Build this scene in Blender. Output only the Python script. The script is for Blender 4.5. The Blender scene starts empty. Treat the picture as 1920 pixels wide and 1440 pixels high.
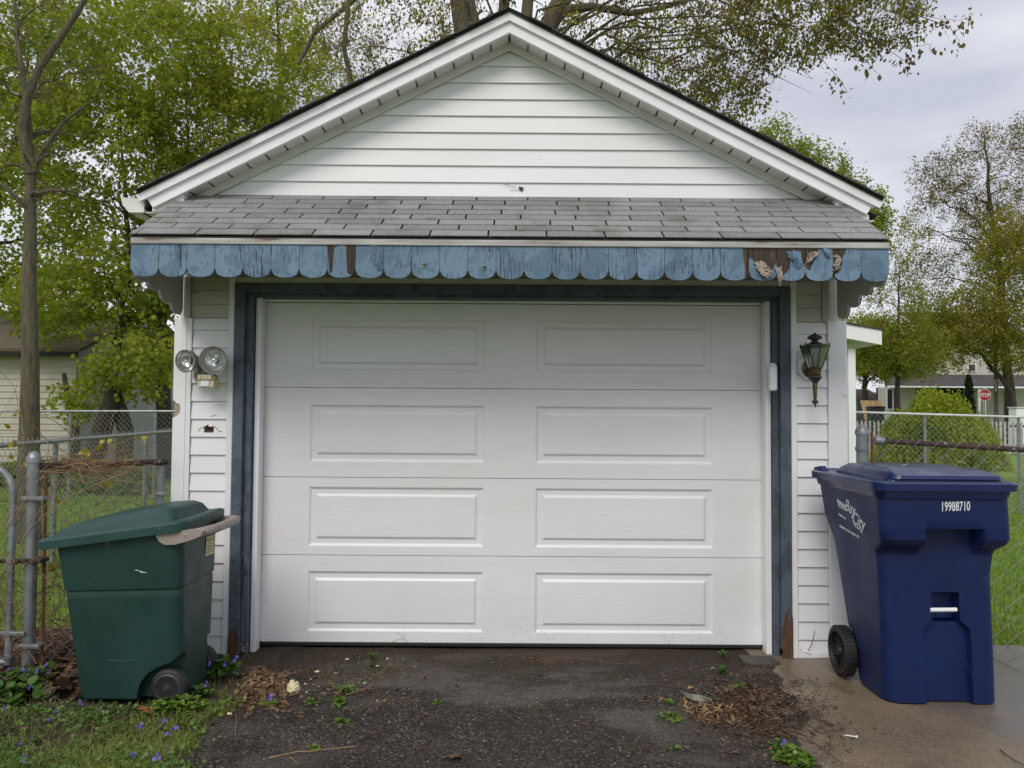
import bpy, math, random
import numpy as np
from mathutils import Vector, Matrix
R_ = math.radians
random.seed(7); rng = np.random.default_rng(7)
scene = bpy.context.scene
C = scene.collection

# ------------------------------------------------------------------ camera
CAMH = 1.41; FPX = 1450.0; PITCH = R_(2.05); ROLL = R_(0.4)
cam_d = bpy.data.cameras.new('camera'); cam = bpy.data.objects.new('camera', cam_d); C.objects.link(cam)
cam_d.sensor_width = 36.0; cam_d.lens = 36.0 * FPX / 1920.0
cam_d.clip_start = 0.05; cam_d.clip_end = 1000
RM = Matrix.Rotation(math.pi/2 + PITCH, 3, 'X') @ Matrix.Rotation(ROLL, 3, 'Z')
cam.matrix_world = Matrix.Translation((0, 0, CAMH)) @ RM.to_4x4()
scene.camera = cam
scene.render.resolution_x = 1024; scene.render.resolution_y = 768

# ------------------------------------------------------------------ world (overcast sky) and soft sun
SUN_EL = R_(46); SUN_ROT = R_(200)
world = bpy.data.worlds.new('World'); scene.world = world; world.use_nodes = True
wn = world.node_tree; wn.nodes.clear()
def WN(t): return wn.nodes.new(t)
out = WN('ShaderNodeOutputWorld'); bg = WN('ShaderNodeBackground')
sky = WN('ShaderNodeTexSky'); sky.sky_type = 'NISHITA'; sky.sun_disc = False
sky.sun_elevation = SUN_EL; sky.sun_rotation = SUN_ROT
tc = WN('ShaderNodeTexCoord'); mp = WN('ShaderNodeMapping'); mp.inputs['Scale'].default_value = (1.2, 1.2, 4.5)
mp.inputs['Rotation'].default_value = (R_(12), R_(14), 0)
nz = WN('ShaderNodeTexNoise'); nz.inputs['Scale'].default_value = 1.5; nz.inputs['Detail'].default_value = 6; nz.inputs['Roughness'].default_value = .5
rp = WN('ShaderNodeValToRGB')
rp.color_ramp.elements[0].position = .36; rp.color_ramp.elements[0].color = (4.5, 4.68, 5.42, 1)
rp.color_ramp.elements[1].position = .64; rp.color_ramp.elements[1].color = (7.1, 7.15, 7.5, 1)
mx = WN('ShaderNodeMix'); mx.data_type = 'RGBA'; mx.inputs[0].default_value = .95
wn.links.new(tc.outputs['Generated'], mp.inputs[0]); wn.links.new(mp.outputs[0], nz.inputs['Vector'])
wn.links.new(nz.outputs['Fac'], rp.inputs[0]); wn.links.new(sky.outputs[0], mx.inputs[6]); wn.links.new(rp.outputs[0], mx.inputs[7])
wn.links.new(mx.outputs[2], bg.inputs[0]); bg.inputs[1].default_value = 0.10
wn.links.new(bg.outputs[0], out.inputs[0])
sd = bpy.data.lights.new('sun', 'SUN'); sd.energy = 1.45; sd.angle = R_(28); sd.color = (1, .955, .88)
sun = bpy.data.objects.new('sun', sd); C.objects.link(sun)
sdir = Vector((math.sin(SUN_ROT)*math.cos(SUN_EL), math.cos(SUN_ROT)*math.cos(SUN_EL), math.sin(SUN_EL)))
sun.rotation_euler = sdir.to_track_quat('Z', 'Y').to_euler()
scene.view_settings.view_transform = 'Standard'; scene.view_settings.look = 'None'
scene.view_settings.exposure = 0.38; scene.view_settings.gamma = 1.0

# ------------------------------------------------------------------ survey helpers: pixel of the photo -> point of the place
def ray(x, y): return RM @ Vector(((x-960)/FPX, -(y-720)/FPX, -1.0))
def W(x, y, Y):
    d = ray(x, y); t = Y/d.y; return Vector((d.x*t, Y, CAMH+d.z*t))
def G(x, y, z=0.0):
    d = ray(x, y); t = (z-CAMH)/d.z; return Vector((d.x*t, d.y*t, z))

# ------------------------------------------------------------------ materials
MATS = {}
def srgb(r, g, b):
    f = lambda c: (c/255/12.92) if c/255 <= .04045 else ((c/255+.055)/1.055)**2.4
    return (f(r), f(g), f(b))
class NT:
    def __init__(s, name):
        m = bpy.data.materials.new(name); m.use_nodes = True; s.m = m; s.t = m.node_tree; s.t.nodes.clear()
        s.o = s.n('ShaderNodeOutputMaterial'); s.b = s.n('ShaderNodeBsdfPrincipled'); s.l(s.b.outputs[0], s.o.inputs[0])
        s.geo = s.n('ShaderNodeNewGeometry')
    def n(s, t): return s.t.nodes.new(t)
    def l(s, a, b): s.t.links.new(a, b)
    def vec(s, scale=(1, 1, 1)):
        m = s.n('ShaderNodeMapping'); m.inputs['Scale'].default_value = scale; s.l(s.geo.outputs['Position'], m.inputs[0]); return m.outputs[0]
    def noise(s, sc, det=4, stretch=(1, 1, 1), ro=.55, dist=0):
        n = s.n('ShaderNodeTexNoise'); n.inputs['Scale'].default_value = sc; n.inputs['Detail'].default_value = det
        n.inputs['Roughness'].default_value = ro; n.inputs['Distortion'].default_value = dist
        s.l(s.vec(stretch), n.inputs['Vector']); return n.outputs['Fac']
    def voro(s, sc, stretch=(1, 1, 1), out='Color', feat='F1'):
        n = s.n('ShaderNodeTexVoronoi'); n.feature = feat; n.inputs['Scale'].default_value = sc
        s.l(s.vec(stretch), n.inputs['Vector']); return n.outputs[out]
    def ramp(s, src, a, b, ca=0.0, cb=1.0):
        r = s.n('ShaderNodeMapRange'); r.inputs[1].default_value = a; r.inputs[2].default_value = b
        r.inputs[3].default_value = ca; r.inputs[4].default_value = cb; s.l(src, r.inputs[0]); return r.outputs[0]
    def mix(s, f, a, b, mode='MIX'):
        m = s.n('ShaderNodeMix'); m.data_type = 'RGBA'; m.blend_type = mode
        for i, v in ((0, f), (6, a), (7, b)):
            if isinstance(v, (int, float)): m.inputs[i].default_value = v
            elif isinstance(v, tuple): m.inputs[i].default_value = (v[0], v[1], v[2], 1)
            else: s.l(v, m.inputs[i])
        return m.outputs[2]
    def math(s, op, a, b=None):
        m = s.n('ShaderNodeMath'); m.operation = op
        for i, v in ((0, a), (1, b)):
            if v is None: continue
            if isinstance(v, (int, float)): m.inputs[i].default_value = v
            else: s.l(v, m.inputs[i])
        return m.outputs[0]
    def bump(s, h, st, dist=.01):
        b = s.n('ShaderNodeBump'); b.inputs['Strength'].default_value = st; b.inputs['Distance'].default_value = dist
        s.l(h, b.inputs['Height']); s.l(b.outputs[0], s.b.inputs['Normal']); return b
    def color(s, c):
        if isinstance(c, tuple): s.b.inputs['Base Color'].default_value = (*c[:3], 1)
        else: s.l(c, s.b.inputs['Base Color'])
    def rough(s, r):
        if isinstance(r, (int, float)): s.b.inputs['Roughness'].default_value = r
        else: s.l(r, s.b.inputs['Roughness'])
    def objrand(s, col, amt=.15):
        oi = s.n('ShaderNodeObjectInfo'); f = s.ramp(oi.outputs['Random'], 0, 1, 1-amt, 1+amt)
        v = s.n('ShaderNodeVectorMath'); v.operation = 'SCALE'; s.l(col, v.inputs[0]); s.l(f, v.inputs['Scale']); return v.outputs[0]

def simple(name, c1, c2=None, sc=6, rough=.6, bump=0, bsc=60, stretch=(1, 1, 1), metal=0, spot=None, spot_sc=30, spot_t=.68, orand=0, bd=.004, r2=None, spec=None):
    t = NT(name); c2 = c2 or tuple(v*.8 for v in c1)
    col = t.mix(t.ramp(t.noise(sc, 6, stretch), .35, .68), c1, c2)
    if spot: col = t.mix(t.ramp(t.noise(spot_sc, 3, stretch), spot_t, spot_t+.05), col, spot)
    if orand: col = t.objrand(col, orand)
    t.color(col)
    t.rough(rough if r2 is None else t.ramp(t.noise(sc*1.7, 4), .35, .65, rough, r2))
    t.b.inputs['Metallic'].default_value = metal
    if spec is not None: t.b.inputs['Specular IOR Level'].default_value = spec
    if bump: t.bump(t.noise(bsc, 5, stretch), bump, bd)
    MATS[name] = t.m; return t.m

V_WHITE = simple('white_vinyl', (.80, .80, .81), (.73, .73, .735), 3, .42, .12, 90, (.3, 1, 1), spot=(.62, .60, .55), spot_sc=14, spot_t=.70, orand=.02)
V_TRIM = simple('white_trim_metal', (.84, .84, .86), (.78, .78, .80), 5, .33, .08, 40, spot=(.6, .59, .56), spot_sc=50, spot_t=.74)
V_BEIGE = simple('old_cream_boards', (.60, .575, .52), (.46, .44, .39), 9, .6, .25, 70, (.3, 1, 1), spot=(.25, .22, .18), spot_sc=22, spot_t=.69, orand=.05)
SOFFIT = simple('soffit_vinyl', (.70, .69, .66), (.62, .61, .58), 8, .5)
DIRTY_SHADED_STRIP = simple('dirty_shaded_white_strip', (.52, .51, .49), (.24, .22, .20), 5, .6, .2, 60, (.5, 1, 5), spot=(.14, .10, .085), spot_sc=5, spot_t=.62)  # dirt, plus darkening painted in for the shadow below the shingle edge
RUBBER = simple('black_rubber', (.018, .018, .02), None, 20, .55, .2, 80)
DARK = simple('dark_gap', (.02, .018, .016), None, 10, .9)
GALV = simple('galvanised_steel', (.33, .345, .36), (.20, .215, .23), 14, .45, .15, 120, metal=.55, spot=(.18, .15, .12), spot_sc=35, spot_t=.68)
GALV_BRIGHT = simple('bright_galvanised', (.72, .73, .75), (.55, .56, .58), 14, .4, metal=.35)
WIRE = simple('fence_wire', (.42, .44, .44), (.22, .22, .21), 30, .5, metal=.4)
RUST = simple('rust_pipe', (.075, .042, .034), (.035, .022, .02), 22, .85, .5, 90, spot=(.26, .24, .23), spot_sc=25, spot_t=.64)
RUST_BAR = simple('orange_rust', (.17, .08, .035), (.08, .04, .025), 25, .85, .5, 90)
BRASS = simple('tarnished_brass', (.20, .13, .05), (.07, .055, .035), 40, .42, .2, 100, metal=.8)
BRONZE = simple('blackened_bronze', (.06, .058, .052), (.11, .095, .07), 45, .5, .2, 100, metal=.6)
CREAM = simple('yellowed_plastic', (.70, .62, .40), (.58, .50, .30), 25, .5)
LAMP_GREY = simple('lamp_metal_grey', (.42, .40, .38), (.28, .25, .22), 20, .45, metal=.3)
PLASTIC_W = simple('white_plastic', (.82, .82, .84), (.76, .76, .78), 12, .35)
GREEN_BIN = simple('dark_green_plastic', (.006, .027, .024), (.009, .036, .032), 6, .42, .25, 260, spot=(.05, .10, .09), spot_sc=18, spot_t=.72, bd=.002)
GREEN_LID = simple('green_lid_plastic', (.017, .060, .055), (.012, .045, .041), 7, .45, .2, 200, spot=(.09, .15, .14), spot_sc=26, spot_t=.70, bd=.002)
BLUE_BIN = simple('navy_plastic', (.0042, .0125, .066), (.006, .017, .084), 5, .40, .25, 300, spot=(.03, .05, .15), spot_sc=22, spot_t=.72, bd=.0015, spec=.38, r2=.50)
BLUE_LID = simple('wet_navy_lid', (.006, .014, .075), (.009, .019, .095), 5, .16, .06, 60, bd=.002, spec=.55, r2=.34)
TAUPE = simple('taupe_plastic', (.33, .285, .25), (.26, .22, .19), 18, .5, .2, 120)
PRINT_W = simple('white_print', (.75, .77, .82), (.6, .62, .68), 60, .6)
STICKER = simple('yellow_sticker', (.62, .56, .28), (.52, .46, .22), 30, .5)
PRINT_D = simple('dark_print', (.10, .08, .03), None, 60, .6)
WOOD_OLD = simple('bare_brown_wood', (.062, .045, .030), (.024, .018, .014), 12, .85, .7, 55, (6, 6, .5), spot=(.15, .092, .038), spot_sc=10, spot_t=.60)
WOOD_ROT = simple('rotten_orange_wood', (.13, .062, .028), (.045, .028, .018), 22, .85, .9, 60, (4, 4, .5))
SHEATH = simple('tan_sheathing', (.42, .34, .25), (.30, .22, .15), 20, .8, .4, 60)
FLAKE = simple('peeled_paint_back', (.36, .31, .26), (.20, .165, .13), 45, .85, .6, 120, spot=(.06, .05, .04), spot_sc=70, spot_t=.60)
CRACK = simple('crack_dark', (.05, .045, .04), None, 20, .9)
FOAM = simple('cream_foam', (.72, .66, .42), (.60, .52, .30), 60, .9, .8, 150)
STONE_PALE = simple('pale_stone', (.52, .50, .44), (.38, .35, .30), 40, .8, .4, 90)
TWIG = simple('twig_brown', (.085, .055, .035), (.045, .03, .022), 60, .85, .4, 200)
TWIG_PALE = simple('dry_stem_tan', (.36, .25, .12), (.24, .15, .07), 30, .8)
VINE = simple('dry_vine', (.30, .20, .10), (.14, .08, .045), 12, .85)
TYRE = simple('grey_black_tyre', (.007, .007, .008), (.013, .013, .014), 20, .6, .4, 90)
HUB = simple('scuffed_hub_plastic', (.022, .022, .030), (.045, .045, .058), 30, .45, .3, 90)
ROOF_BROWN = simple('brown_moss_roof', (.13, .10, .065), (.08, .065, .04), 3, .95, .6, 25, spot=(.09, .10, .035), spot_sc=5, spot_t=.58)
SIDING_BEIGE = simple('beige_siding', (.46, .43, .35), (.40, .37, .30), 3, .6, orand=.04)
SHADE_GREY = simple('shade_and_plain_grey', (.33, .33, .33), (.28, .28, .28), 3, .7)  # shade of the beige garage's side put into the colour; plain grey elsewhere
HOUSE_W = simple('house_white', (.62, .61, .57), (.54, .53, .48), 2, .7)
ROOF_GREY = simple('porch_roof_brown', (.085, .072, .075), (.06, .05, .05), 2, .9)
WIN_DARK = simple('window_glass_dark', (.02, .025, .03), (.05, .055, .06), 3, .12)
WOOD_TAN = simple('tan_fence_boards', (.50, .33, .17), (.42, .27, .13), 8, .8, orand=.12)
PICKET = simple('grey_picket_paint', (.50, .49, .47), (.33, .31, .30), 9, .8, orand=.2)
PICKET_RAIL = simple('brown_rail', (.10, .06, .05), None, 9, .8)
RED_SIGN = simple('red_sign', (.42, .012, .022), (.38, .01, .02), 6, .4)
CAR_DARK = simple('dark_blue_car_paint', (.02, .024, .035), None, 6, .25)
POLE_GREY = simple('weathered_pole', (.13, .11, .095), (.09, .08, .07), 9, .9, .5, 40, (1, 1, .2))
SHRED = simple('wood_shreds', (.30, .17, .075), (.14, .08, .04), 30, .8, .3, 100, orand=.2)

def mk_siding_bump(name, c1, c2, pitch):
    t = NT(name); col = t.mix(t.ramp(t.noise(2, 4), .35, .65), c1, c2)
    sx = t.n('ShaderNodeSeparateXYZ'); t.l(t.geo.outputs['Position'], sx.inputs[0])
    fr = t.math('FRACT', t.math('MULTIPLY', sx.outputs[2], 1/pitch))
    t.color(col); t.rough(.65); t.bump(fr, 1.0, .02); return t.m
HOUSE_SIDING = mk_siding_bump('far_house_siding', (.62, .60, .53), (.55, .53, .46), .13)

# weathered blue paint on boards
def mk_blue(name, light, dark, crack, ct=.665):
    t = NT(name)
    col = t.mix(t.ramp(t.noise(9, 3, (1, 1, .8), .5, .6), .50, .56), light, dark)
    col = t.mix(t.ramp(t.noise(55, 3, (1, 1, 1)), .60, .66), col, tuple(v*.80 for v in dark))
    fib = t.noise(38, 4, (3.2, 3.2, .22), .6)
    reg = t.noise(5, 3, (1, 1, .6))
    m = t.math('MULTIPLY', t.ramp(fib, ct-.07, ct-.03), t.ramp(reg, .45, .60))
    col = t.mix(m, col, crack)
    col = t.mix(t.math('MULTIPLY', t.ramp(t.noise(17, 6, (2.2, 2.2, .5), .7), .56, .64), t.ramp(t.noise(3.1, 3), .48, .56)), col, tuple(v*.42 for v in dark))
    col = t.objrand(col, .12)
    t.color(col); t.rough(.62)
    h = t.math('SUBTRACT', t.noise(30, 5, (3, 3, .3)), m)
    t.bump(h, .5, .004); return t.m
BLUE_VAL = mk_blue('peeling_light_blue_paint', (.138, .222, .315), (.098, .170, .252), (.022, .036, .050), .640)
BLUE_CAS = mk_blue('weathered_slate_blue_paint', (.088, .112, .146), (.062, .080, .106), (.03, .032, .036), .69)

# roof shingle
def mk_shingle(name, c1, c2):
    t = NT(name)
    g = t.voro(420, out='Color'); sep = t.n('ShaderNodeSeparateColor'); t.l(g, sep.inputs[0])
    col = t.mix(t.ramp(t.noise(3, 5), .35, .7), c1, c2)
    col = t.mix(t.ramp(sep.outputs[0], .0, 1, 0, .75), col, tuple(v*1.9 for v in c1))
    col = t.mix(t.ramp(sep.outputs[1], .72, .8, 0, .6), col, (.05, .05, .05))
    col = t.mix(t.ramp(t.noise(5, 6, ro=.7), .54, .66, 0, .5), col, (.120, .115, .075))
    col = t.mix(t.ramp(t.noise(2.3, 5, (1, .4, .4), .6), .55, .66, 0, .35), col, (.09, .088, .085))
    col = t.objrand(col, .16); t.color(col); t.rough(.92); t.bump(sep.outputs[0], .5, .002); return t.m
SHINGLE = mk_shingle('grey_asphalt_shingle', (.205, .205, .205), (.155, .155, .155))
ROOF_SH = mk_shingle('dark_roof_shingle', (.035, .034, .034), (.025, .024, .024))

def mk_door():
    t = NT('door_white_paint')
    col = t.mix(t.ramp(t.noise(2.2, 4, (.5, 1, 1.5)), .35, .7), (.80, .80, .80), (.74, .74, .73))
    col = t.mix(t.ramp(t.noise(34, 5, (.10, 1, 1.6)), .55, .75, 0, .16), col, (.50, .50, .48))
    # mud splashes with a shape of their own along the foot of the door
    sx = t.n('ShaderNodeSeparateXYZ'); t.l(t.geo.outputs['Position'], sx.inputs[0])
    low = t.ramp(sx.outputs[2], .0, .30, 1, 0)
    sp = t.math('MULTIPLY', t.ramp(t.noise(120, 3), .62, .66), t.math('MULTIPLY', low, t.ramp(t.noise(5, 3), .4, .65)))
    col = t.mix(sp, col, (.10, .085, .07)); t.color(col); t.rough(.38)
    t.bump(t.noise(60, 5, (.10, 1, 1.2), .65), .30, .0035); return t.m
DOOR = mk_door()

def mk_asphalt():
    t = NT('old_asphalt')
    v = t.voro(95, out='Color'); sep = t.n('ShaderNodeSeparateColor'); t.l(v, sep.inputs[0])
    v2 = t.voro(95, out='Distance')
    mid = t.noise(4, 7, ro=.65)
    col = t.mix(t.ramp(mid, .35, .65), (.026, .0205, .016), (.064, .051, .040))
    col = t.mix(t.ramp(sep.outputs[0], .50, 1, 0, .9), col, (.150, .118, .088))
    col = t.mix(t.ramp(sep.outputs[1], .955, .975, 0, .85), col, (.27, .235, .185))
    col = t.mix(t.ramp(sep.outputs[2], .60, .75, 0, .75), col, (.012, .0095, .008))
    smooth = t.ramp(t.noise(.85, 5, (1, 1.9, 1), .6), .50, .57)
    col = t.mix(t.math('MULTIPLY', smooth, .50), col, (.062, .058, .048))
    col = t.mix(t.ramp(t.noise(1.9, 5, (1, 1.4, 1), .6), .55, .68, 0, .65), col, (.015, .012, .010))
    sy = t.n('ShaderNodeSeparateXYZ'); t.l(t.geo.outputs['Position'], sy.inputs[0])
    soil = t.math('ADD', t.ramp(sy.outputs[1], 3.80, 4.70, 0, .34), t.noise(4.2, 7, ro=.7))
    dirt = t.mix(t.noise(60, 5, ro=.7), (.018, .011, .007), (.085, .055, .032))
    col = t.mix(t.ramp(soil, .60, .72, 0, .85), col, dirt)
    t.color(col); t.rough(t.mix(smooth, (.78, .78, .78), (.40, .40, .40))); t.b.inputs['Specular IOR Level'].default_value = .35
    h = t.math('ADD', t.math('MULTIPLY', v2, -1.6), t.math('MULTIPLY', t.noise(38, 5), .9))
    h = t.math('MULTIPLY', h, t.ramp(smooth, 0, 1, 1, .5))
    t.bump(h, 1.0, .014); return t.m
ASPHALT = mk_asphalt()
def mk_concrete():
    t = NT('wet_concrete')
    col = t.mix(t.ramp(t.noise(2.2, 6), .35, .65), (.195, .148, .098), (.130, .100, .068))
    g = t.voro(190, out='Color'); sep = t.n('ShaderNodeSeparateColor'); t.l(g, sep.inputs[0])
    col = t.mix(t.ramp(sep.outputs[0], .6, 1, 0, .55), col, (.30, .24, .17))
    col = t.mix(t.ramp(sep.outputs[1], .75, 1, 0, .55), col, (.06, .046, .032))
    col = t.mix(t.ramp(t.noise(3.1, 7, ro=.7), .54, .66, 0, .6), col, (.085, .066, .048))
    col = t.mix(t.ramp(t.noise(40, 4), .64, .70, 0, .5), col, (.06, .046, .034))
    sx = t.n('ShaderNodeSeparateXYZ'); t.l(t.geo.outputs['Position'], sx.inputs[0])
    wet = t.math('ADD', t.ramp(sx.outputs[0], 1.7, 2.6, 0, .5), t.noise(1.6, 6, ro=.65))
    wetm = t.ramp(wet, .66, .86)
    col = t.mix(wetm, col, (.125, .112, .100))
    t.color(col); t.rough(t.mix(wetm, (.42, .42, .42), (.13, .13, .13)))
    t.bump(t.noise(110, 5, ro=.7), .5, .004); return t.m
CONCRETE = mk_concrete()
def mk_ground(name, a, b, c):
    t = NT(name)
    col = t.mix(t.ramp(t.noise(.5, 5), .35, .65), a, b)
    col = t.mix(t.ramp(t.noise(9, 6), .45, .7, 0, .6), col, c)
    t.color(col); t.rough(.95); t.bump(t.noise(30, 6), .8, .03); return t.m
LAWN = mk_ground('lawn_turf', (.120, .215, .022), (.170, .265, .030), (.080, .130, .020))
SOIL = mk_ground('dark_soil', (.045, .033, .022), (.060, .042, .028), (.03, .022, .015))

def mk_leaf(name, a, b, c=None, trans=.35, rough=.5):
    t = NT(name)
    f = t.geo.outputs['Random Per Island']
    col = t.mix(f, a, b)
    if c: col = t.mix(t.ramp(t.noise(.9, 3), .48, .62), col, c)
    t.color(col); t.rough(rough)
    tr = t.n('ShaderNodeBsdfTranslucent'); t.l(col, tr.inputs[0])
    ms = t.n('ShaderNodeMixShader'); ms.inputs[0].default_value = trans
    t.l(t.b.outputs[0], ms.inputs[1]); t.l(tr.outputs[0], ms.inputs[2]); t.l(ms.outputs[0], t.o.inputs[0]); return t.m
LF_MAPLE = mk_leaf('maple_leaf_green', (.170, .245, .014), (.290, .360, .024), (.280, .325, .022), .60)
LF_MAPLE_Y = mk_leaf('maple_leaf_yellow_green', (.320, .330, .024), (.420, .400, .038), (.250, .305, .022), .60)
LF_OLIVE = mk_leaf('bud_leaf_olive', (.150, .135, .034), (.250, .220, .050), (.180, .115, .050), .50)
LF_BRIGHT = mk_leaf('bright_spring_leaf', (.180, .255, .018), (.300, .350, .030), None, .55)
LF_BROWN = mk_leaf('red_brown_bud', (.17, .085, .045), (.24, .14, .06), (.19, .17, .045), .4)
LF_GOLD = mk_leaf('golden_green_leaf', (.240, .235, .018), (.350, .315, .030), (.190, .220, .018), .55)
LF_WEEP = mk_leaf('weeping_shrub_leaf', (.240, .320, .018), (.420, .430, .034), (.170, .260, .018), .55)
LF_DARK = mk_leaf('dark_evergreen', (.012, .028, .010), (.022, .045, .014), None, .1)
LF_GRASS = mk_leaf('grass_blade', (.135, .245, .020), (.260, .350, .040), (.180, .255, .028), .42, .5)
LF_GRASS_N = mk_leaf('near_grass_blade', (.160, .280, .028), (.340, .440, .070), (.280, .290, .090), .42, .5)
LF_VIOLET = mk_leaf('violet_plant_leaf', (.050, .120, .022), (.100, .185, .032), None, .3, .42)
LF_WEED = mk_leaf('fresh_weed_leaf', (.090, .175, .020), (.150, .230, .030), None, .3, .45)
LF_DEAD = mk_leaf('dead_leaf', (.110, .060, .030), (.250, .150, .075), (.060, .036, .022), .1, .7)
LF_DEADD = mk_leaf('dark_dead_leaf', (.075, .040, .022), (.150, .080, .040), (.050, .028, .018), .1, .7)
LF_ORANGE = mk_leaf('orange_dead_leaf', (.34, .13, .045), (.38, .16, .06), None, .15, .6)
LF_YELLOW = mk_leaf('yellow_vine_leaf', (.42, .34, .03), (.30, .28, .03), None, .3)
PETAL = mk_leaf('violet_petal', (.16, .10, .46), (.23, .17, .58), None, .3)
BARK = simple('grey_brown_bark', (.145, .122, .078), (.070, .058, .038), 14, .95, 1.0, 38, (2, 2, .35), spot=(.10, .11, .06), spot_sc=9, spot_t=.60, bd=.02)
BARK_DARK = simple('dark_bark', (.035, .027, .021), (.055, .043, .032), 12, .95, 1.0, 30, (2, 2, .3), bd=.02)

def mk_glass(name, tint, rough=.05):
    t = NT(name); t.color(tint); t.rough(rough); t.b.inputs['Transmission Weight'].default_value = 1.0; t.b.inputs['IOR'].default_value = 1.3; return t.m
GLASS = mk_glass('lantern_glass', (.62, .67, .63), .28)
def mk_chrome():
    t = NT('silvered_bulb_reflector'); t.color((.80, .81, .80)); t.rough(.22); t.b.inputs['Metallic'].default_value = .85
    t.bump(t.noise(60, 3), .4, .004); return t.m
CHROME = mk_chrome()
LENS = mk_glass('clear_lens', (.96, .97, .97), .08)
CAND = simple('candle_bulb', (.8, .74, .6), None, 20, .3)

def mk_bin(name, c, dust, rough, spec):
    t = NT(name)
    col = t.mix(t.ramp(t.noise(3, 5), .35, .65), c, tuple(v*1.35 for v in c))
    run = t.math('MULTIPLY', t.ramp(t.noise(26, 5, (1.6, 1.6, .10), .65), .56, .72), t.ramp(t.noise(2.4, 4), .44, .62))
    scr = t.ramp(t.noise(60, 3, (.25, .25, 3.0), .5, 1.5), .690, .705)
    scr = t.math('MULTIPLY', scr, t.ramp(t.noise(4.5, 3), .52, .60))
    blot = t.ramp(t.noise(11, 6, ro=.7), .60, .72, 0, .5)
    col = t.mix(t.math('MULTIPLY', run, .55), col, dust); col = t.mix(t.math('MULTIPLY', scr, .7), col, tuple(v*2.2 for v in dust)); col = t.mix(t.math('MULTIPLY', blot, .6), col, dust)
    t.color(col); t.rough(t.ramp(t.noise(5, 4), .35, .65, rough, rough+.15)); t.b.inputs['Specular IOR Level'].default_value = spec
    t.bump(t.noise(300, 4), .25, .0015); return t.m
BLUE_BIN = mk_bin('scuffed_navy_plastic', (.0042, .0125, .066), (.022, .030, .085), .38, .38)
GREEN_BIN = mk_bin('scuffed_dark_green_plastic', (.009, .035, .031), (.024, .058, .053), .42, .45)

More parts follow.
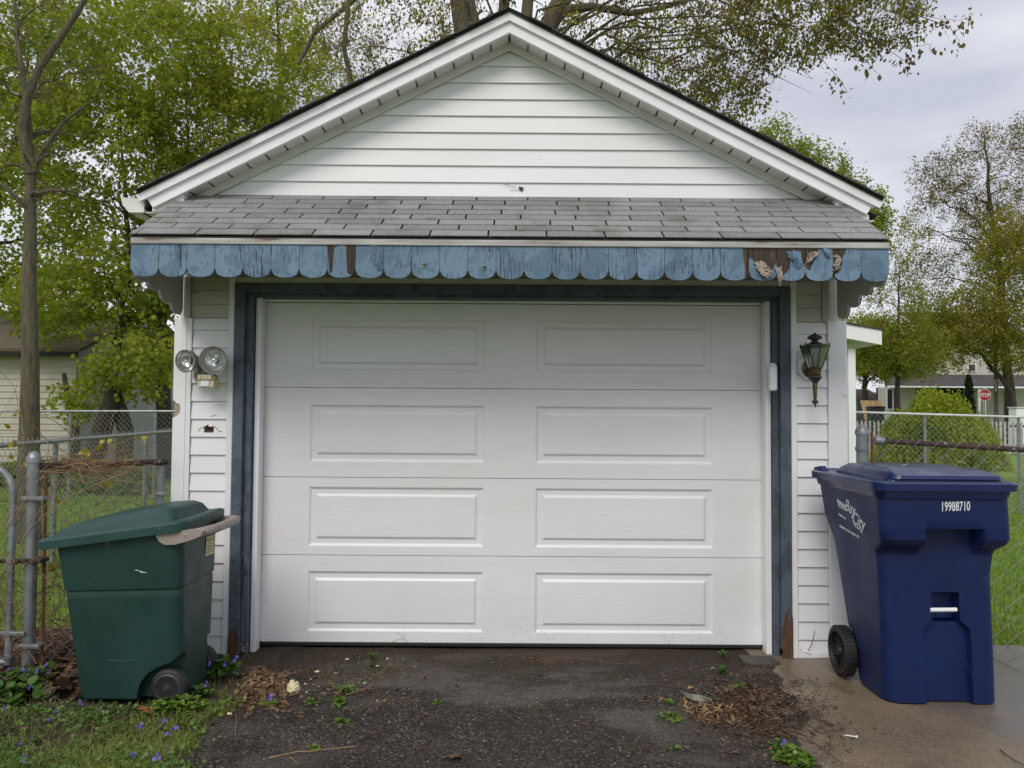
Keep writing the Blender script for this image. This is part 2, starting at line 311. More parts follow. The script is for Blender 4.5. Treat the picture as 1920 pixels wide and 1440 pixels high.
# ------------------------------------------------------------------ mesh building
class MB:
    def __init__(s): s.v = []; s.f = []
    def add(s, vs, fs):
        n = len(s.v); s.v += [tuple(v) for v in vs]; s.f += [tuple(i+n for i in f) for f in fs]; return s
    def box(s, a, b, M=None):
        x0, y0, z0 = a; x1, y1, z1 = b
        vs = [Vector(p) for p in ((x0,y0,z0),(x1,y0,z0),(x1,y1,z0),(x0,y1,z0),(x0,y0,z1),(x1,y0,z1),(x1,y1,z1),(x0,y1,z1))]
        if M: vs = [M @ v for v in vs]
        return s.add(vs, [(0,3,2,1),(4,5,6,7),(0,1,5,4),(1,2,6,5),(2,3,7,6),(3,0,4,7)])
    def bbox(s, a, b, r=.003, M=None):          # box with chamfered edges
        x0,y0,z0=a; x1,y1,z1=b; r=min(r,(x1-x0)/2.1,(y1-y0)/2.1,(z1-z0)/2.1); n0=[]
        for sx in (0,1):
            for sy in (0,1):
                for sz in (0,1):
                    c=Vector((x1 if sx else x0, y1 if sy else y0, z1 if sz else z0)); d=Vector((-1 if sx else 1, -1 if sy else 1, -1 if sz else 1))
                    n0.append((c+Vector((0,d.y*r,d.z*r)), c+Vector((d.x*r,0,d.z*r)), c+Vector((d.x*r,d.y*r,0))))
        vs=[p for t in n0 for p in t]
        if M: vs=[M@v for v in vs]
        I=lambda sx,sy,sz,k:(sx*4+sy*2+sz)*3+k
        fs=[]
        for k,fx in ((0,lambda a,b,c:(c,a,b)),(1,lambda a,b,c:(a,c,b)),(2,lambda a,b,c:(a,b,c))):
            for c in (0,1):
                q=[I(*fx(a,b,c),k) for a,b in ((0,0),(1,0),(1,1),(0,1))]
                fs.append(tuple(q))
        for a in (0,1):
            for b in (0,1):
                fs.append((I(a,b,0,0),I(a,b,1,0),I(a,b,1,1),I(a,b,0,1)))
                fs.append((I(a,0,b,0),I(a,1,b,0),I(a,1,b,2),I(a,0,b,2)))
                fs.append((I(0,a,b,1),I(1,a,b,1),I(1,a,b,2),I(0,a,b,2)))
        for a in (0,1):
            for b in (0,1):
                for c in (0,1): fs.append((I(a,b,c,0),I(a,b,c,1),I(a,b,c,2)))
        return s.add(vs,fs)
    def tube(s, pts, r, n=8, caps=True):
        pts=[Vector(p) for p in pts]; m=len(pts)
        if isinstance(r,(int,float)): r=[r]*m
        vs=[]; up=None
        for i,p in enumerate(pts):
            d=(pts[min(i+1,m-1)]-pts[max(i-1,0)])
            if d.length<1e-9: d=Vector((0,0,1))
            d.normalize()
            if up is None: up=d.orthogonal().normalized()
            else:
                up=up-d*up.dot(d)
                up=up.normalized() if up.length>1e-6 else d.orthogonal().normalized()
            w=d.cross(up)
            for k in range(n):
                a=2*math.pi*k/n; vs.append(p+(up*math.cos(a)+w*math.sin(a))*r[i])
        fs=[(i*n+k,i*n+(k+1)%n,(i+1)*n+(k+1)%n,(i+1)*n+k) for i in range(m-1) for k in range(n)]
        if caps and n>3: fs+=[tuple(range(n-1,-1,-1)),tuple((m-1)*n+k for k in range(n))]
        return s.add(vs,fs)
    def lathe(s, prof, n=24, M=None, caps=True):    # prof [(r,z)]
        vs=[]; m=len(prof)
        for r,z in prof:
            for k in range(n):
                a=2*math.pi*k/n; v=Vector((r*math.cos(a),r*math.sin(a),z)); vs.append(M@v if M else v)
        fs=[(i*n+k,i*n+(k+1)%n,(i+1)*n+(k+1)%n,(i+1)*n+k) for i in range(m-1) for k in range(n)]
        if caps: fs+=[tuple(range(n-1,-1,-1)),tuple((m-1)*n+k for k in range(n))]
        return s.add(vs,fs)
    def prism(s, poly, a, b, axis='Y', M=None):     # poly in XZ (axis Y), YZ (axis X), XY (axis Z)
        n=len(poly); f={'Y':lambda p,t:(p[0],t,p[1]),'X':lambda p,t:(t,p[0],p[1]),'Z':lambda p,t:(p[0],p[1],t)}[axis]
        vs=[Vector(f(p,a)) for p in poly]+[Vector(f(p,b)) for p in poly]
        if M: vs=[M@v for v in vs]
        return s.add(vs,[tuple(range(n)),tuple(range(2*n-1,n-1,-1))]+[(i,i+n,(i+1)%n+n,(i+1)%n) for i in range(n)])
    def build(s, name, mat, parent=None, smooth=False, mesh_only=False):
        me=bpy.data.meshes.new(name); o=root_of(parent)
        off=Vector(o.get('_o',(0,0,0))) if o else Vector((0,0,0))
        if s.v:
            if o is not None and not o.get('_loc'): vs=[(v[0]-off.x,v[1]-off.y,v[2]-off.z) for v in s.v]
            else: vs=s.v
            me.from_pydata(vs,[],s.f)
        me.materials.append(mat)
        fix(me,smooth)
        if mesh_only: return me
        return link(name,me,parent)
import bmesh
def fix(me,smooth=False):
    bm=bmesh.new(); bm.from_mesh(me); bmesh.ops.recalc_face_normals(bm,faces=bm.faces); bm.to_mesh(me); bm.free()
    if smooth:
        me.polygons.foreach_set('use_smooth',[True]*len(me.polygons))
        try: me.set_sharp_from_angle(angle=R_(38))
        except Exception: pass
def root_of(p):
    while p is not None and p.parent is not None: p=p.parent
    return p
def link(name,me,parent=None,loc=None,rot=None,scale=None):
    o=bpy.data.objects.new(name,me); C.objects.link(o)
    if parent is not None: o.parent=parent
    if loc is not None: o.location=loc
    if rot is not None: o.rotation_euler=rot
    if scale is not None: o.scale=scale
    return o
def thing(name,label,cat,loc=(0,0,0),rotz=0,group=None,local=False):
    """Empty at the base of a thing; parts are given in world coordinates unless local=True."""
    o=bpy.data.objects.new(name,None); C.objects.link(o); o.location=loc; o.rotation_euler=(0,0,rotz)
    o.empty_display_size=.1
    o['label']=label; o['category']=cat
    if group: o['group']=group
    o['_o']=tuple(loc)
    if local: o['_loc']=1
    return o
def tag(o,label,cat,group=None,kind=None):
    if label: o['label']=label
    if cat: o['category']=cat
    if group: o['group']=group
    if kind: o['kind']=kind
    return o
def np_mesh(name,verts,faces_n,mat,k,smooth=False):
    """verts (N,3), faces (M,k) all of k corners."""
    me=bpy.data.meshes.new(name); verts=np.ascontiguousarray(verts,dtype=np.float32); f=np.ascontiguousarray(faces_n,dtype=np.int32)
    me.vertices.add(len(verts)); me.vertices.foreach_set('co',verts.ravel())
    me.loops.add(f.size); me.loops.foreach_set('vertex_index',f.ravel())
    me.polygons.add(len(f)); me.polygons.foreach_set('loop_start',np.arange(0,f.size,k,dtype=np.int32))
    me.update(calc_edges=True); me.materials.append(mat)
    if smooth: me.polygons.foreach_set('use_smooth',np.ones(len(f),dtype=bool))
    return me

# ---- scattering of leaf-like pieces (vectorised)
TPL={
 'rhomb':(np.array([[0,0,0],[.32,.5,.06],[0,1,-.05],[-.32,.5,.06]]),np.array([[0,1,2],[0,2,3]])),
 'maple':(np.array([[0,0,0],[.50,.18,.05],[.30,.42,.02],[.48,.70,-.08],[.12,.68,0],[0,1.05,-.10],[-.12,.68,0],[-.48,.70,-.08],[-.30,.42,.02],[-.50,.18,.05]]),
          np.array([[0,1,2],[2,3,4],[4,5,6],[6,7,8],[8,9,0],[0,2,8],[2,4,6],[2,6,8]])),
 'round':(np.array([[0,0,0],[.38,.12,.05],[.48,.48,.10],[.22,.85,.04],[0,1,-.02],[-.22,.85,.04],[-.48,.48,.10],[-.38,.12,.05],[0,.5,-.02]]),
          np.array([[8,0,1],[8,1,2],[8,2,3],[8,3,4],[8,4,5],[8,5,6],[8,6,7],[8,7,0]])),
 'needle':(np.array([[0,0,0],[.03,.35,.03],[.02,1,0],[-.03,.9,.03],[-.03,.3,.01]]),np.array([[0,1,2],[0,2,3],[0,3,4]])),
 'shard':(np.array([[0,0,0],[.10,.3,.03],[.06,1,0],[-.08,.9,.04],[-.10,.2,.01]]),np.array([[0,1,2],[0,2,3],[0,3,4]])),
 'tri3':(np.array([[0,0,0],[.42,.35,.05],[.10,.45,0],[0,1,-.06],[-.10,.45,0],[-.42,.35,.05]]),np.array([[0,1,2],[0,2,3],[0,3,4],[0,4,5]])),
}
def scatter(name,pos,size,mat,tpl='rhomb',tilt=1.0,down=0.0,flat=False,seed=0):
    r=np.random.default_rng(seed+11); T,F=TPL[tpl]; n=len(pos); pos=np.asarray(pos,dtype=float)
    if n==0: return np_mesh(name,np.zeros((3,3)),np.array([[0,1,2]]),mat,3)
    sz=np.broadcast_to(np.asarray(size,dtype=float),(n,))*r.uniform(.65,1.35,n)
    yaw=r.uniform(0,2*np.pi,n)
    if flat: pit=r.normal(0,.25*tilt,n); rol=r.normal(0,.3*tilt,n)
    else: pit=r.uniform(-1.3,1.0,n)*tilt-down; rol=r.uniform(-1.2,1.2,n)*tilt
    cy,sy=np.cos(yaw),np.sin(yaw); cp,sp=np.cos(pit),np.sin(pit); cr,sr=np.cos(rol),np.sin(rol)
    Z=np.zeros(n); O=np.ones(n)
    Rz=np.stack([cy,-sy,Z,sy,cy,Z,Z,Z,O],-1).reshape(n,3,3); Rx=np.stack([O,Z,Z,Z,cp,-sp,Z,sp,cp],-1).reshape(n,3,3)
    Ry=np.stack([cr,Z,sr,Z,O,Z,-sr,Z,cr],-1).reshape(n,3,3)
    M=Rz@Rx@Ry
    V=np.einsum('nij,kj->nki',M,T)*sz[:,None,None]+pos[:,None,:]
    FF=F[None]+(np.arange(n)*len(T))[:,None,None]
    return np_mesh(name,V.reshape(-1,3),FF.reshape(-1,3),mat,3)
def blades(name,pos,h,w,mat,lean=.35,seed=0):
    r=np.random.default_rng(seed); n=len(pos); h=h*r.uniform(.5,1.3,n); a=r.uniform(0,2*np.pi,n); b=r.uniform(0,2*np.pi,n)
    ln=np.abs(r.normal(0,lean,n)); dx,dy=np.cos(a),np.sin(a); lx,ly=np.cos(b)*ln*h,np.sin(b)*ln*h
    p=np.asarray(pos); W_=w*r.uniform(.7,1.3,n)
    def P(s,u,v): return np.stack([p[:,0]+dx*s*W_/2+lx*u,p[:,1]+dy*s*W_/2+ly*u,p[:,2]+h*v],-1)
    V=np.stack([P(-1,0,0),P(1,0,0),P(.7,.35,.6),P(-.7,.35,.6),P(0,1,.95)],1)
    F=np.array([[0,1,2],[0,2,3],[3,2,4]])[None]+(np.arange(n)*5)[:,None,None]
    return np_mesh(name,V.reshape(-1,3),F.reshape(-1,3),mat,3)

def nfun(x,y,s=1.0,seed=0):
    return (np.sin(x*1.7*s+seed)+np.sin(y*2.3*s+seed*1.7)+np.sin((x+y)*3.1*s+seed*.6)*.6+np.sin((x*1.3-y*.8)*5.3*s+seed)*.4)/3

# ================================================================== GROUND
def sheet(name,x0,x1,y0,y1,nx,ny,fz,mat,mask=None):
    xs=np.linspace(x0,x1,nx); ys=np.linspace(y0,y1,ny); X,Y=np.meshgrid(xs,ys); Z=fz(X,Y)
    V=np.stack([X,Y,Z],-1).reshape(-1,3); I=np.arange(nx*ny).reshape(ny,nx)
    F=np.stack([I[:-1,:-1],I[:-1,1:],I[1:,1:],I[1:,:-1]],-1).reshape(-1,4)
    if mask is not None:
        c=V[F].mean(1); F=F[mask(c[:,0],c[:,1])]
    me=np_mesh(name,V,F,mat,4,True); o=link(name,me); o['kind']='structure'; return o
ss=lambda a,b,x: np.clip((x-a)/(b-a),0,1)**2*(3-2*np.clip((x-a)/(b-a),0,1))
def base_z(X,Y): return -.062-.0*X
sheet('ground',-220,220,-40,420,60,60,base_z,LAWN)
def edgeL(Y): return -1.30-.10*ss(3.2,3.9,Y)+.05*np.sin(Y*7)+.03*np.sin(Y*17+1)
def edgeR(Y): return 1.22+.22*ss(3.1,4.1,Y)+.03*np.sin(Y*9)+.02*np.sin(Y*23)
def drive_z(X,Y):
    z=.006*nfun(X,Y,1.2)-.028*ss(3.95,4.55,Y)
    z=z-.05*ss(.0,.10,edgeL(Y)-X+.05)
    return z
sheet('driveway',-1.9,1.9,-3,4.75,150,240,drive_z,ASPHALT,lambda x,y:(x<edgeR(y)+.08))
def conc_z(X,Y):
    return .003*nfun(X,Y,.7,2)+.004-.030*ss(3.95,4.55,Y)*ss(2.3,1.7,X)-.05*ss(.0,.05,edgeR(Y)-X)-.012*ss(2.2,3.2,X)
sheet('concrete_slab',1.0,6,-3,4.83,140,170,conc_z,CONCRETE,lambda x,y:(x>edgeR(y)-.06))
def soil_z(X,Y): return -.026+.012*nfun(X,Y,2.2,4)+.0*X
sheet('soil_bed',-6,-1.0,1.5,4.98,130,90,lambda X,Y: soil_z(X,Y)-.020*ss(-1.32,-1.15,X),SOIL)

# ================================================================== GARAGE
AX=-0.03; YW=4.63; SL=.508
gar=thing('garage','small white vinyl sided garage with a gabled front, shingled awning and closed white overhead door','garage',(AX,YW,-.03))
def part(name,mb,mat,parent=gar,smooth=False,label=None):
    o=mb.build(name,mat,parent,smooth)
    if label: o['label']=label
    return o
# core walls
m=MB(); m.box((-2.0,YW+.012,-.04),(-1.66,YW+.10,2.72)); m.box((1.66,YW+.012,-.04),(1.985,YW+.10,2.72)); m.box((-1.66,YW+.012,2.18),(1.66,YW+.10,2.72))
m.box((-2.0,YW+.10,-.04),(-1.93,10.2,2.6)); m.box((1.915,YW+.10,-.04),(1.985,10.2,2.6)); m.box((-1.93,10.1,-.04),(1.915,10.2,2.6))
m.prism([(-1.98,2.722),(1.92,2.722),(AX,3.70)],YW+.012,YW+.10)
part('wall',m,V_BEIGE)
# --- siding boards
def siding(name,x0,x1,z0,z1,mat,hole=None,tb=0.):
    """one lapped board, its lower edge proud of the wall"""
    yb=YW-.013; yt=YW-.001; yk=YW+.010
    def y(z): return yb+(yt-yb)*(z-z0)/(z1-z0)
    mb=MB()
    def cell(a,b,c,d):
        mb.add([(a,y(c),c),(b,y(c),c),(b,y(d),d),(a,y(d),d),(a,yk,c),(b,yk,c),(b,yk,d),(a,yk,d)],[(0,1,2,3),(0,4,5,1),(0,3,7,4),(1,5,6,2),(3,2,6,7)])
    if hole:
        ha,hb,hc,hd=hole
        cell(x0,ha,z0,z1); cell(hb,x1,z0,z1); cell(ha,hb,z0,hc); cell(ha,hb,hd,z1)
    else: cell(x0,x1,z0,z1)
    return part(name,mb,mat)
rowh=.1065
for side in (0,1):
    xa,xb=((-1.914,-1.702),(1.702,1.884))[side]
    k=0; z=-.030
    while z<1.955:
        z1=min(z+rowh-.0015,1.955)
        hole=None
        if side==0 and z<W(392,806,YW).z<z1:
            p=W(383,811,YW); q=W(402,800,YW); hole=(p.x,q.x,max(z+.012,p.z),min(z1-.01,q.z)); hz=(p,q)
        o=siding('siding_board',xa,xb,z,z1,V_WHITE,hole)
        if hole: o['label']='siding board with a broken hole showing brown wood'
        z+=rowh; k+=1
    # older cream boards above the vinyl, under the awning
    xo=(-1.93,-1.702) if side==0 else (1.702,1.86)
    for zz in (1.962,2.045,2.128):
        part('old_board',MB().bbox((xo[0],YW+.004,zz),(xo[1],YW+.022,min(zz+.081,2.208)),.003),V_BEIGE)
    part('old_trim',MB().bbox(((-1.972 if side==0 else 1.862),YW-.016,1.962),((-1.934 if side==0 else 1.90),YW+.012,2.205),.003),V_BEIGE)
    # vertical trims
    xt=(-1.70,-1.662) if side==0 else (1.664,1.70)
    part('channel_trim',MB().bbox((xt[0],YW-.022,-.035),(xt[1],YW+.01,2.205),.004),V_WHITE)
p,q=hz
part('patch',MB().box((p.x-.02,YW+.0104,p.z-.02),(q.x+.02,YW+.0116,q.z+.02)),WOOD_ROT)
# bits of broken vinyl round the hole and the arc cracks
for (pts) in ([(372,808),(375,803),(381,800),(387,799)],[(398,798),(403,800),(407,804),(409,808),(416,809)],[(395,782),(400,779),(406,779)]):
    part('crack',MB().tube([W(a,b,YW-.012) for a,b in pts],.0013,5),CRACK)
part('torn_edge',MB().prism([(W(385,799,YW).x,W(385,801,YW).z),(W(391,799,YW).x,W(391,796,YW).z),(W(393,799,YW).x,W(393,801,YW).z)],YW-.0125,YW-.010),DARK)
# corner posts
h0=W(327,752,YW); h1=W(327,783,YW)
xl=-2.02
notch=[(xl,h0.z+.005),(xl+.012,h0.z+.0),(xl+.02,h0.z-.012),(xl+.040,h0.z-.018),(xl+.046,h0.z-.05),(xl+.040,h1.z+.028),(xl+.022,h1.z+.008),(xl,h1.z)]
m=MB(); m.prism([(xl,1.958),(-1.917,1.958),(-1.917,-.03),(xl,-.03)]+notch[::-1],YW-.020,YW-.016)
m.box((xl,YW-.016,-.03),(xl+.004,YW+.12,h1.z)); m.box((xl,YW-.016,h0.z),(xl+.004,YW+.12,1.958)); m.box((xl,YW-.016,1.954),(-1.917,YW+.01,1.958)); m.box((-1.921,YW-.016,-.03),(-1.917,YW,1.954))
part('corner_post',m,V_WHITE,label='left white corner post with a bite shaped hole in its edge')
part('backing_strip',MB().box((xl+.006,YW-.012,h1.z-.02),(xl+.075,YW+.011,h0.z+.02)),SHEATH)
part('ridge',MB().bbox((-1.955,YW-.0235,-.028),(-1.945,YW-.0195,1.955),.001),V_WHITE)
part('corner_post',MB().bbox((1.887,YW-.020,-.035),(2.000,YW+.12,1.965),.004),V_WHITE)
# bottom flashing, right side, bent
part('flashing',MB().prism([(1.70,-.042),(1.885,-.036),(1.885,.012),(1.80,-.002),(1.70,.006)],YW-.024,YW-.020),V_TRIM)
# header strip over door
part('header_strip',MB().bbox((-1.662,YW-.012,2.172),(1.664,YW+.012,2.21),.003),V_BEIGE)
# --- blue door casing
cas=bpy.data.objects.new('door_frame',None); C.objects.link(cas); cas.parent=gar
def cp(name,mb,mat,label=None): 
    o=mb.build(name,mat,cas); 
    if label: o['label']=label
    return o
cp('casing_board',MB().bbox((-1.660,YW-.030,.17),(-1.600,YW+.03,2.17),.003),BLUE_CAS)
cp('casing_board',MB().prism([(-1.660,-.03),(-1.600,-.03),(-1.600,.170),(-1.660,.170)],YW-.028,YW+.03),BLUE_CAS)
cp('casing_board',MB().bbox((1.600,YW-.030,.02),(1.662,YW+.03,2.17),.003),BLUE_CAS)
cp('casing_board',MB().bbox((-1.5995,YW-.028,2.112),(1.5995,YW+.03,2.1695),.003),BLUE_CAS)
cp('stop_board',MB().bbox((-1.5995,YW+.006,-.03),(-1.5605,YW+.10,2.1115),.002),BLUE_CAS)
cp('stop_board',MB().bbox((1.5685,YW+.006,-.03),(1.5995,YW+.10,2.1115),.002),BLUE_CAS)
cp('stop_board',MB().bbox((-1.560,YW+.010,2.092),(1.568,YW+.10,2.1115),.002),BLUE_CAS)
# rotten wood at the feet of the casing
def rot(x0,x1,h,yy,seed):
    r=random.Random(seed); n=9; top=[(x0+(x1-x0)*i/n, h*(.45+.55*r.random())*(1-.5*abs(i/n-.65))) for i in range(n+1)]
    return MB().prism([(x1,-.033),(x0,-.033)]+top,yy-.003,yy+.004)
cp('rotten_foot',rot(-1.661,-1.602,.17,YW-.0315,3),WOOD_ROT,'rotten orange brown foot of the left casing')
cp('rotten_foot',rot(1.602,1.663,.29,YW-.0335,5),WOOD_ROT,'rotten brown foot of the right casing')
# white seal
for x0,x1 in ((-1.556,-1.523),(1.534,1.566)):
    cp('seal_strip',MB().bbox((x0,YW+.045,-.045),(x1,YW+.125,2.0915),.003),V_TRIM)
cp('seal_strip',MB().bbox((-1.5215,YW+.10,2.076),(1.5295,YW+.125,2.0915),.003),V_TRIM)
# --- overhead door
door=bpy.data.objects.new('garage_door',None); C.objects.link(door); door.parent=gar
YD=4.765
zs=[W(960,y,YD).z for y in (1215.5,1043,897,729,566)]
zs[0]=.0; zs[-1]=2.075
panels_px=[(1072,1186),(914,1026),(760,868),(599,698)]
px=[(W(577,1000,YD).x,W(908,1000,YD).x),(W(1002,1000,YD).x,W(1338,1000,YD).x)]
for i in range(4):
    z0,z1=zs[i]+.0015,zs[i+1]-.0015
    pz=(W(960,panels_px[i][1]+1,YD).z,W(960,panels_px[i][0],YD).z)
    mb=MB(); X0,X1=-1.545,1.555; cuts=[X0,px[0][0],px[0][1],px[1][0],px[1][1],X1]
    def q(a,b,c,d,y=YD): mb.add([(a,y,c),(b,y,c),(b,y,d),(a,y,d)],[(0,1,2,3)])
    for k in (0,2,4): q(cuts[k],cuts[k+1],z0,z1)
    for k in (1,3):
        q(cuts[k],cuts[k+1],z0,pz[0]); q(cuts[k],cuts[k+1],pz[1],z1)
        a,b,c,d=cuts[k],cuts[k+1],pz[0],pz[1]
        rings=[(0,0),(.006,.001),(.017,.0095),(.023,.0105),(.043,.0105),(.048,.0095),(.060,.0015),(.066,.001)]
        pr=None
        for ins,dep in rings:
            vs=[(a+ins,YD+dep,c+ins),(b-ins,YD+dep,c+ins),(b-ins,YD+dep,d-ins),(a+ins,YD+dep,d-ins)]
            if pr: mb.add(pr+vs,[(j,(j+1)%4,(j+1)%4+4,j+4) for j in range(4)])
            pr=vs
        mb.add(pr,[(0,1,2,3)])
    mb.add([(X0,YD,z0),(X1,YD,z0),(X1,YD+.04,z0-.004),(X0,YD+.04,z0-.004)],[(0,1,2,3)])
    mb.add([(X0,YD,z1),(X1,YD,z1),(X1,YD+.04,z1-.004),(X0,YD+.04,z1-.004)],[(0,1,2,3)])
    me=bpy.data.meshes.new('door_section'); o_=gar['_o']
    me.from_pydata([(v[0]-o_[0],v[1]-o_[1],v[2]-o_[2]) for v in mb.v],[],mb.f); me.materials.append(DOOR)
    link('door_section',me,door)
MB().bbox((-1.52,YD-.006,-.022),(1.53,YD+.03,.0005),.004).build('bottom_seal',RUBBER,door)
MB().box((-1.54,YD+.05,-.03),(1.55,YD+.06,2.2)).build('backing',DARK,door)
# small white sensor on the right casing
p=W(1441,685,YW-.03); q=W(1456,733,YW-.03)
m=MB(); m.bbox((p.x,YW-.052,q.z),(q.x,YW-.018,p.z),.008); m.bbox((p.x+.008,YW-.048,p.z-.004),(q.x-.008,YW-.022,p.z+.012),.005)
part('sensor_box',m,PLASTIC_W)

# --- gable siding
def xs_at(z,off=0.0): # inner line of the gable (under the trim)
    h=(3.600-z)/SL; return AX-h, AX+h
z=2.690; k=0
while z<3.58:
    z1=min(z+.1018,3.60); a0,b0=xs_at(z); a1,b1=xs_at(z1-.001)
    a1=min(a1,AX-.002); b1=max(b1,AX+.002)
    yb,yt,yk=YW-.013,YW-.002,YW+.010
    mb=MB(); mb.add([(a0-.03,yb,z),(b0+.03,yb,z),(b1+.03,yt,z1-.0012),(a1-.03,yt,z1-.0012),(a0-.03,yk,z),(b0+.03,yk,z),(b1+.03,yk,z1-.0012),(a1-.03,yk,z1-.0012)],[(0,1,2,3),(0,4,5,1),(0,3,7,4),(1,5,6,2),(3,2,6,7)])
    part('siding_board',mb,V_WHITE); z+=.1018; k+=1
# small hole and crack in the lowest gable board
part('crack',MB().tube([W(944,347,YW-.013),W(953,346,YW-.013),W(958,349,YW-.013),W(968,350,YW-.013)],.0012,5),CRACK)
part('crack',MB().tube([W(955,356,YW-.014),W(975,356,YW-.014)],.0010,5),CRACK)
part('torn_edge',MB().prism([(W(972,351,YW).x,W(972,351,YW).z),(W(982,353,YW).x,W(982,353,YW).z),(W(979,359,YW).x,W(979,359,YW).z),(W(974,357,YW).x,W(974,357,YW).z)],YW-.0165,YW-.012),CRACK)

# --- rake boards, soffit, trim
roof=bpy.data.objects.new('roof',None); C.objects.link(roof); roof.parent=gar
def rp_(name,mb,mat,label=None):
    o=mb.build(name,mat,roof)
    if label: o['label']=label
    return o
def rakepoly(s,ztop,zbot,xe,cut=.45,x_in=0):
    """board under the roof slope: s=-1 left, +1 right; ztop,zbot at the apex; xe end of its top edge"""
    pts=[(AX+s*x_in,ztop-x_in*SL),(AX+s*xe,ztop-xe*SL)]
    d=(ztop-zbot)
    xb=xe-d*cut; pts.append((AX+s*xb,zbot-xb*SL)); pts.append((AX+s*x_in,zbot-x_in*SL)); return pts
for s in (-1,1):
    xe=2.165 if s<0 else 2.185
    rp_('rake_board',MB().prism(rakepoly(s,3.752,3.704,xe,.55),4.452,4.470),V_TRIM)
    rp_('rake_board',MB().prism(rakepoly(s,3.714,3.634,xe-.055,.5),4.4705,4.490),V_TRIM)
    rp_('rake_bead',MB().prism(rakepoly(s,3.648,3.636,xe-.09,.5),4.466,4.4705),V_TRIM)
    # soffit panels
    L=math.sqrt(1+SL*SL); pw=.124; n=int(2.0*L/pw)
    ang=math.atan(SL)
    me=None
    for i in range(n):
        d0=.001+i*pw; 
        if me is None:
            mb=MB(); mb.add([(.004,0,.0),(.012,0,-.007),(pw-.010,0,-.007),(pw-.003,0,0),(.004,.136,.0),(.012,.136,-.007),(pw-.010,.136,-.007),(pw-.003,.136,0)],[(0,1,5,4),(1,2,6,5),(2,3,7,6),(0,3,2,1),(4,5,6,7)])
            me=mb.build('soffit_panel',SOFFIT,None,mesh_only=True)
        x=AX+s*(d0/L); zz=3.650-(d0/L)*SL
        o=link('soffit_panel',me,roof,(x-AX,4.490-YW,zz+.03),(0,0,0))
        o.matrix_local=Matrix.Translation((x-AX,4.4905-YW,zz+.03)) @ Matrix.Rotation(ang*1.0 if s>0 else math.pi-ang,4,'Y') @ Matrix.Diagonal((1,1,1 if s>0 else -1,1))
    rp_('soffit_backing',MB().prism(rakepoly(s,3.672,3.664,xe-.02,.5),4.4905,YW+.05),DARK)
    rp_('gable_trim',MB().prism(rakepoly(s,3.645,3.598,2.02,0),YW-.030,YW-.014),SOFFIT)
    rp_('gable_trim_lip',MB().prism(rakepoly(s,3.604,3.596,2.0,0),YW-.036,YW-.030),SOFFIT)
    # roof deck and shingle courses
    rp_('roof_deck',MB().prism(rakepoly(s,3.761,3.7525,xe-.01,.4),4.440,10.6),DARK)
    nc=20; cl=(xe-.012)/nc
    for i in range(nc):
        x0=i*cl; x1=min((i+1)*cl+.03,xe-.008); zt=3.7745-x0*SL; zt1=3.7665-x1*SL+.006
        y0=4.425+random.uniform(-.010,.012)
        mb=MB(); mb.prism([(AX+s*x0,zt-.003),(AX+s*x1,zt1+.003),(AX+s*x1,zt1-.004),(AX+s*x0,zt-.010)],y0,10.62)
        o=rp_('shingle_course',mb,ROOF_SH)
# eave returns (boxed ends under the rakes)
p=W(344,374,4.49); rp_('eave_return',MB().prism([(-2.115,2.568),(p.x,2.568),(p.x,2.58+(p.x+2.115)*SL+.06),(-2.115,2.60)],4.4925,4.62),V_TRIM)
p=W(1567,376,4.49); rp_('eave_return',MB().prism([(2.085,2.548),(p.x,2.548),(p.x,2.56+(2.085-p.x)*SL+.05),(2.085,2.575)],4.4925,4.62),V_TRIM)
for s in (-1,1):
    x0=-2.18 if s<0 else 2.0; x1=-2.0 if s<0 else 2.12
    rp_('eave_soffit',MB().box((x0,4.50,(2.560 if s<0 else 2.540)),(x1,10.5,(2.567 if s<0 else 2.547))),SOFFIT)
    for k in range(6):
        y=4.75+k*.28; rp_('soffit_groove',MB().box((x0,y,(2.556 if s<0 else 2.536)),(x1,y+.012,(2.5605 if s<0 else 2.5405))),DARK)
# gutter on the left eave
gp=[(-2.305,2.648),(-2.300,2.655),(-2.300,2.640),(-2.285,2.600),(-2.262,2.572),(-2.248,2.560),(-2.160,2.560),(-2.160,2.645),(-2.172,2.645),(-2.172,2.568),(-2.245,2.568),(-2.278,2.608),(-2.290,2.645)]
m=MB(); m.prism([(-2.300,2.648),(-2.290,2.630),(-2.286,2.600),(-2.262,2.582),(-2.250,2.560),(-2.160,2.560),(-2.160,2.642)],4.486,4.490); m.prism(gp,4.49,10.4)
rp_('gutter',m,simple('gutter_cream',(.74,.73,.68),(.66,.65,.60),8,.45))

# --- awning
awn=bpy.data.objects.new('awning',None); C.objects.link(awn); awn.parent=gar
def ap(name,mb,mat,label=None,smooth=False):
    o=mb.build(name,mat,awn,smooth)
    if label: o['label']=label
    return o
AXL,AXR=-1.985,1.955; YF,ZF=3.99,2.312; YB,ZB=4.628,2.700
sl=math.hypot(YB-YF,ZB-ZF); sa=math.atan2(ZB-ZF,YB-YF)
ap('awning_deck',MB().add([(AXL,YF,ZF-.012),(AXR,YF,ZF-.012),(AXR,YB,ZB-.012),(AXL,YB,ZB-.012),(AXL,YF,ZF-.004),(AXR,YF,ZF-.004),(AXR,YB,ZB-.004),(AXL,YB,ZB-.004)],[(0,3,2,1),(4,5,6,7),(0,1,5,4),(1,2,6,5),(2,3,7,6),(3,0,4,7)]),DARK)
ap('awning_soffit',MB().bbox((AXL+.03,4.02,2.235),(AXR-.03,4.61,2.247),.002),V_BEIGE)
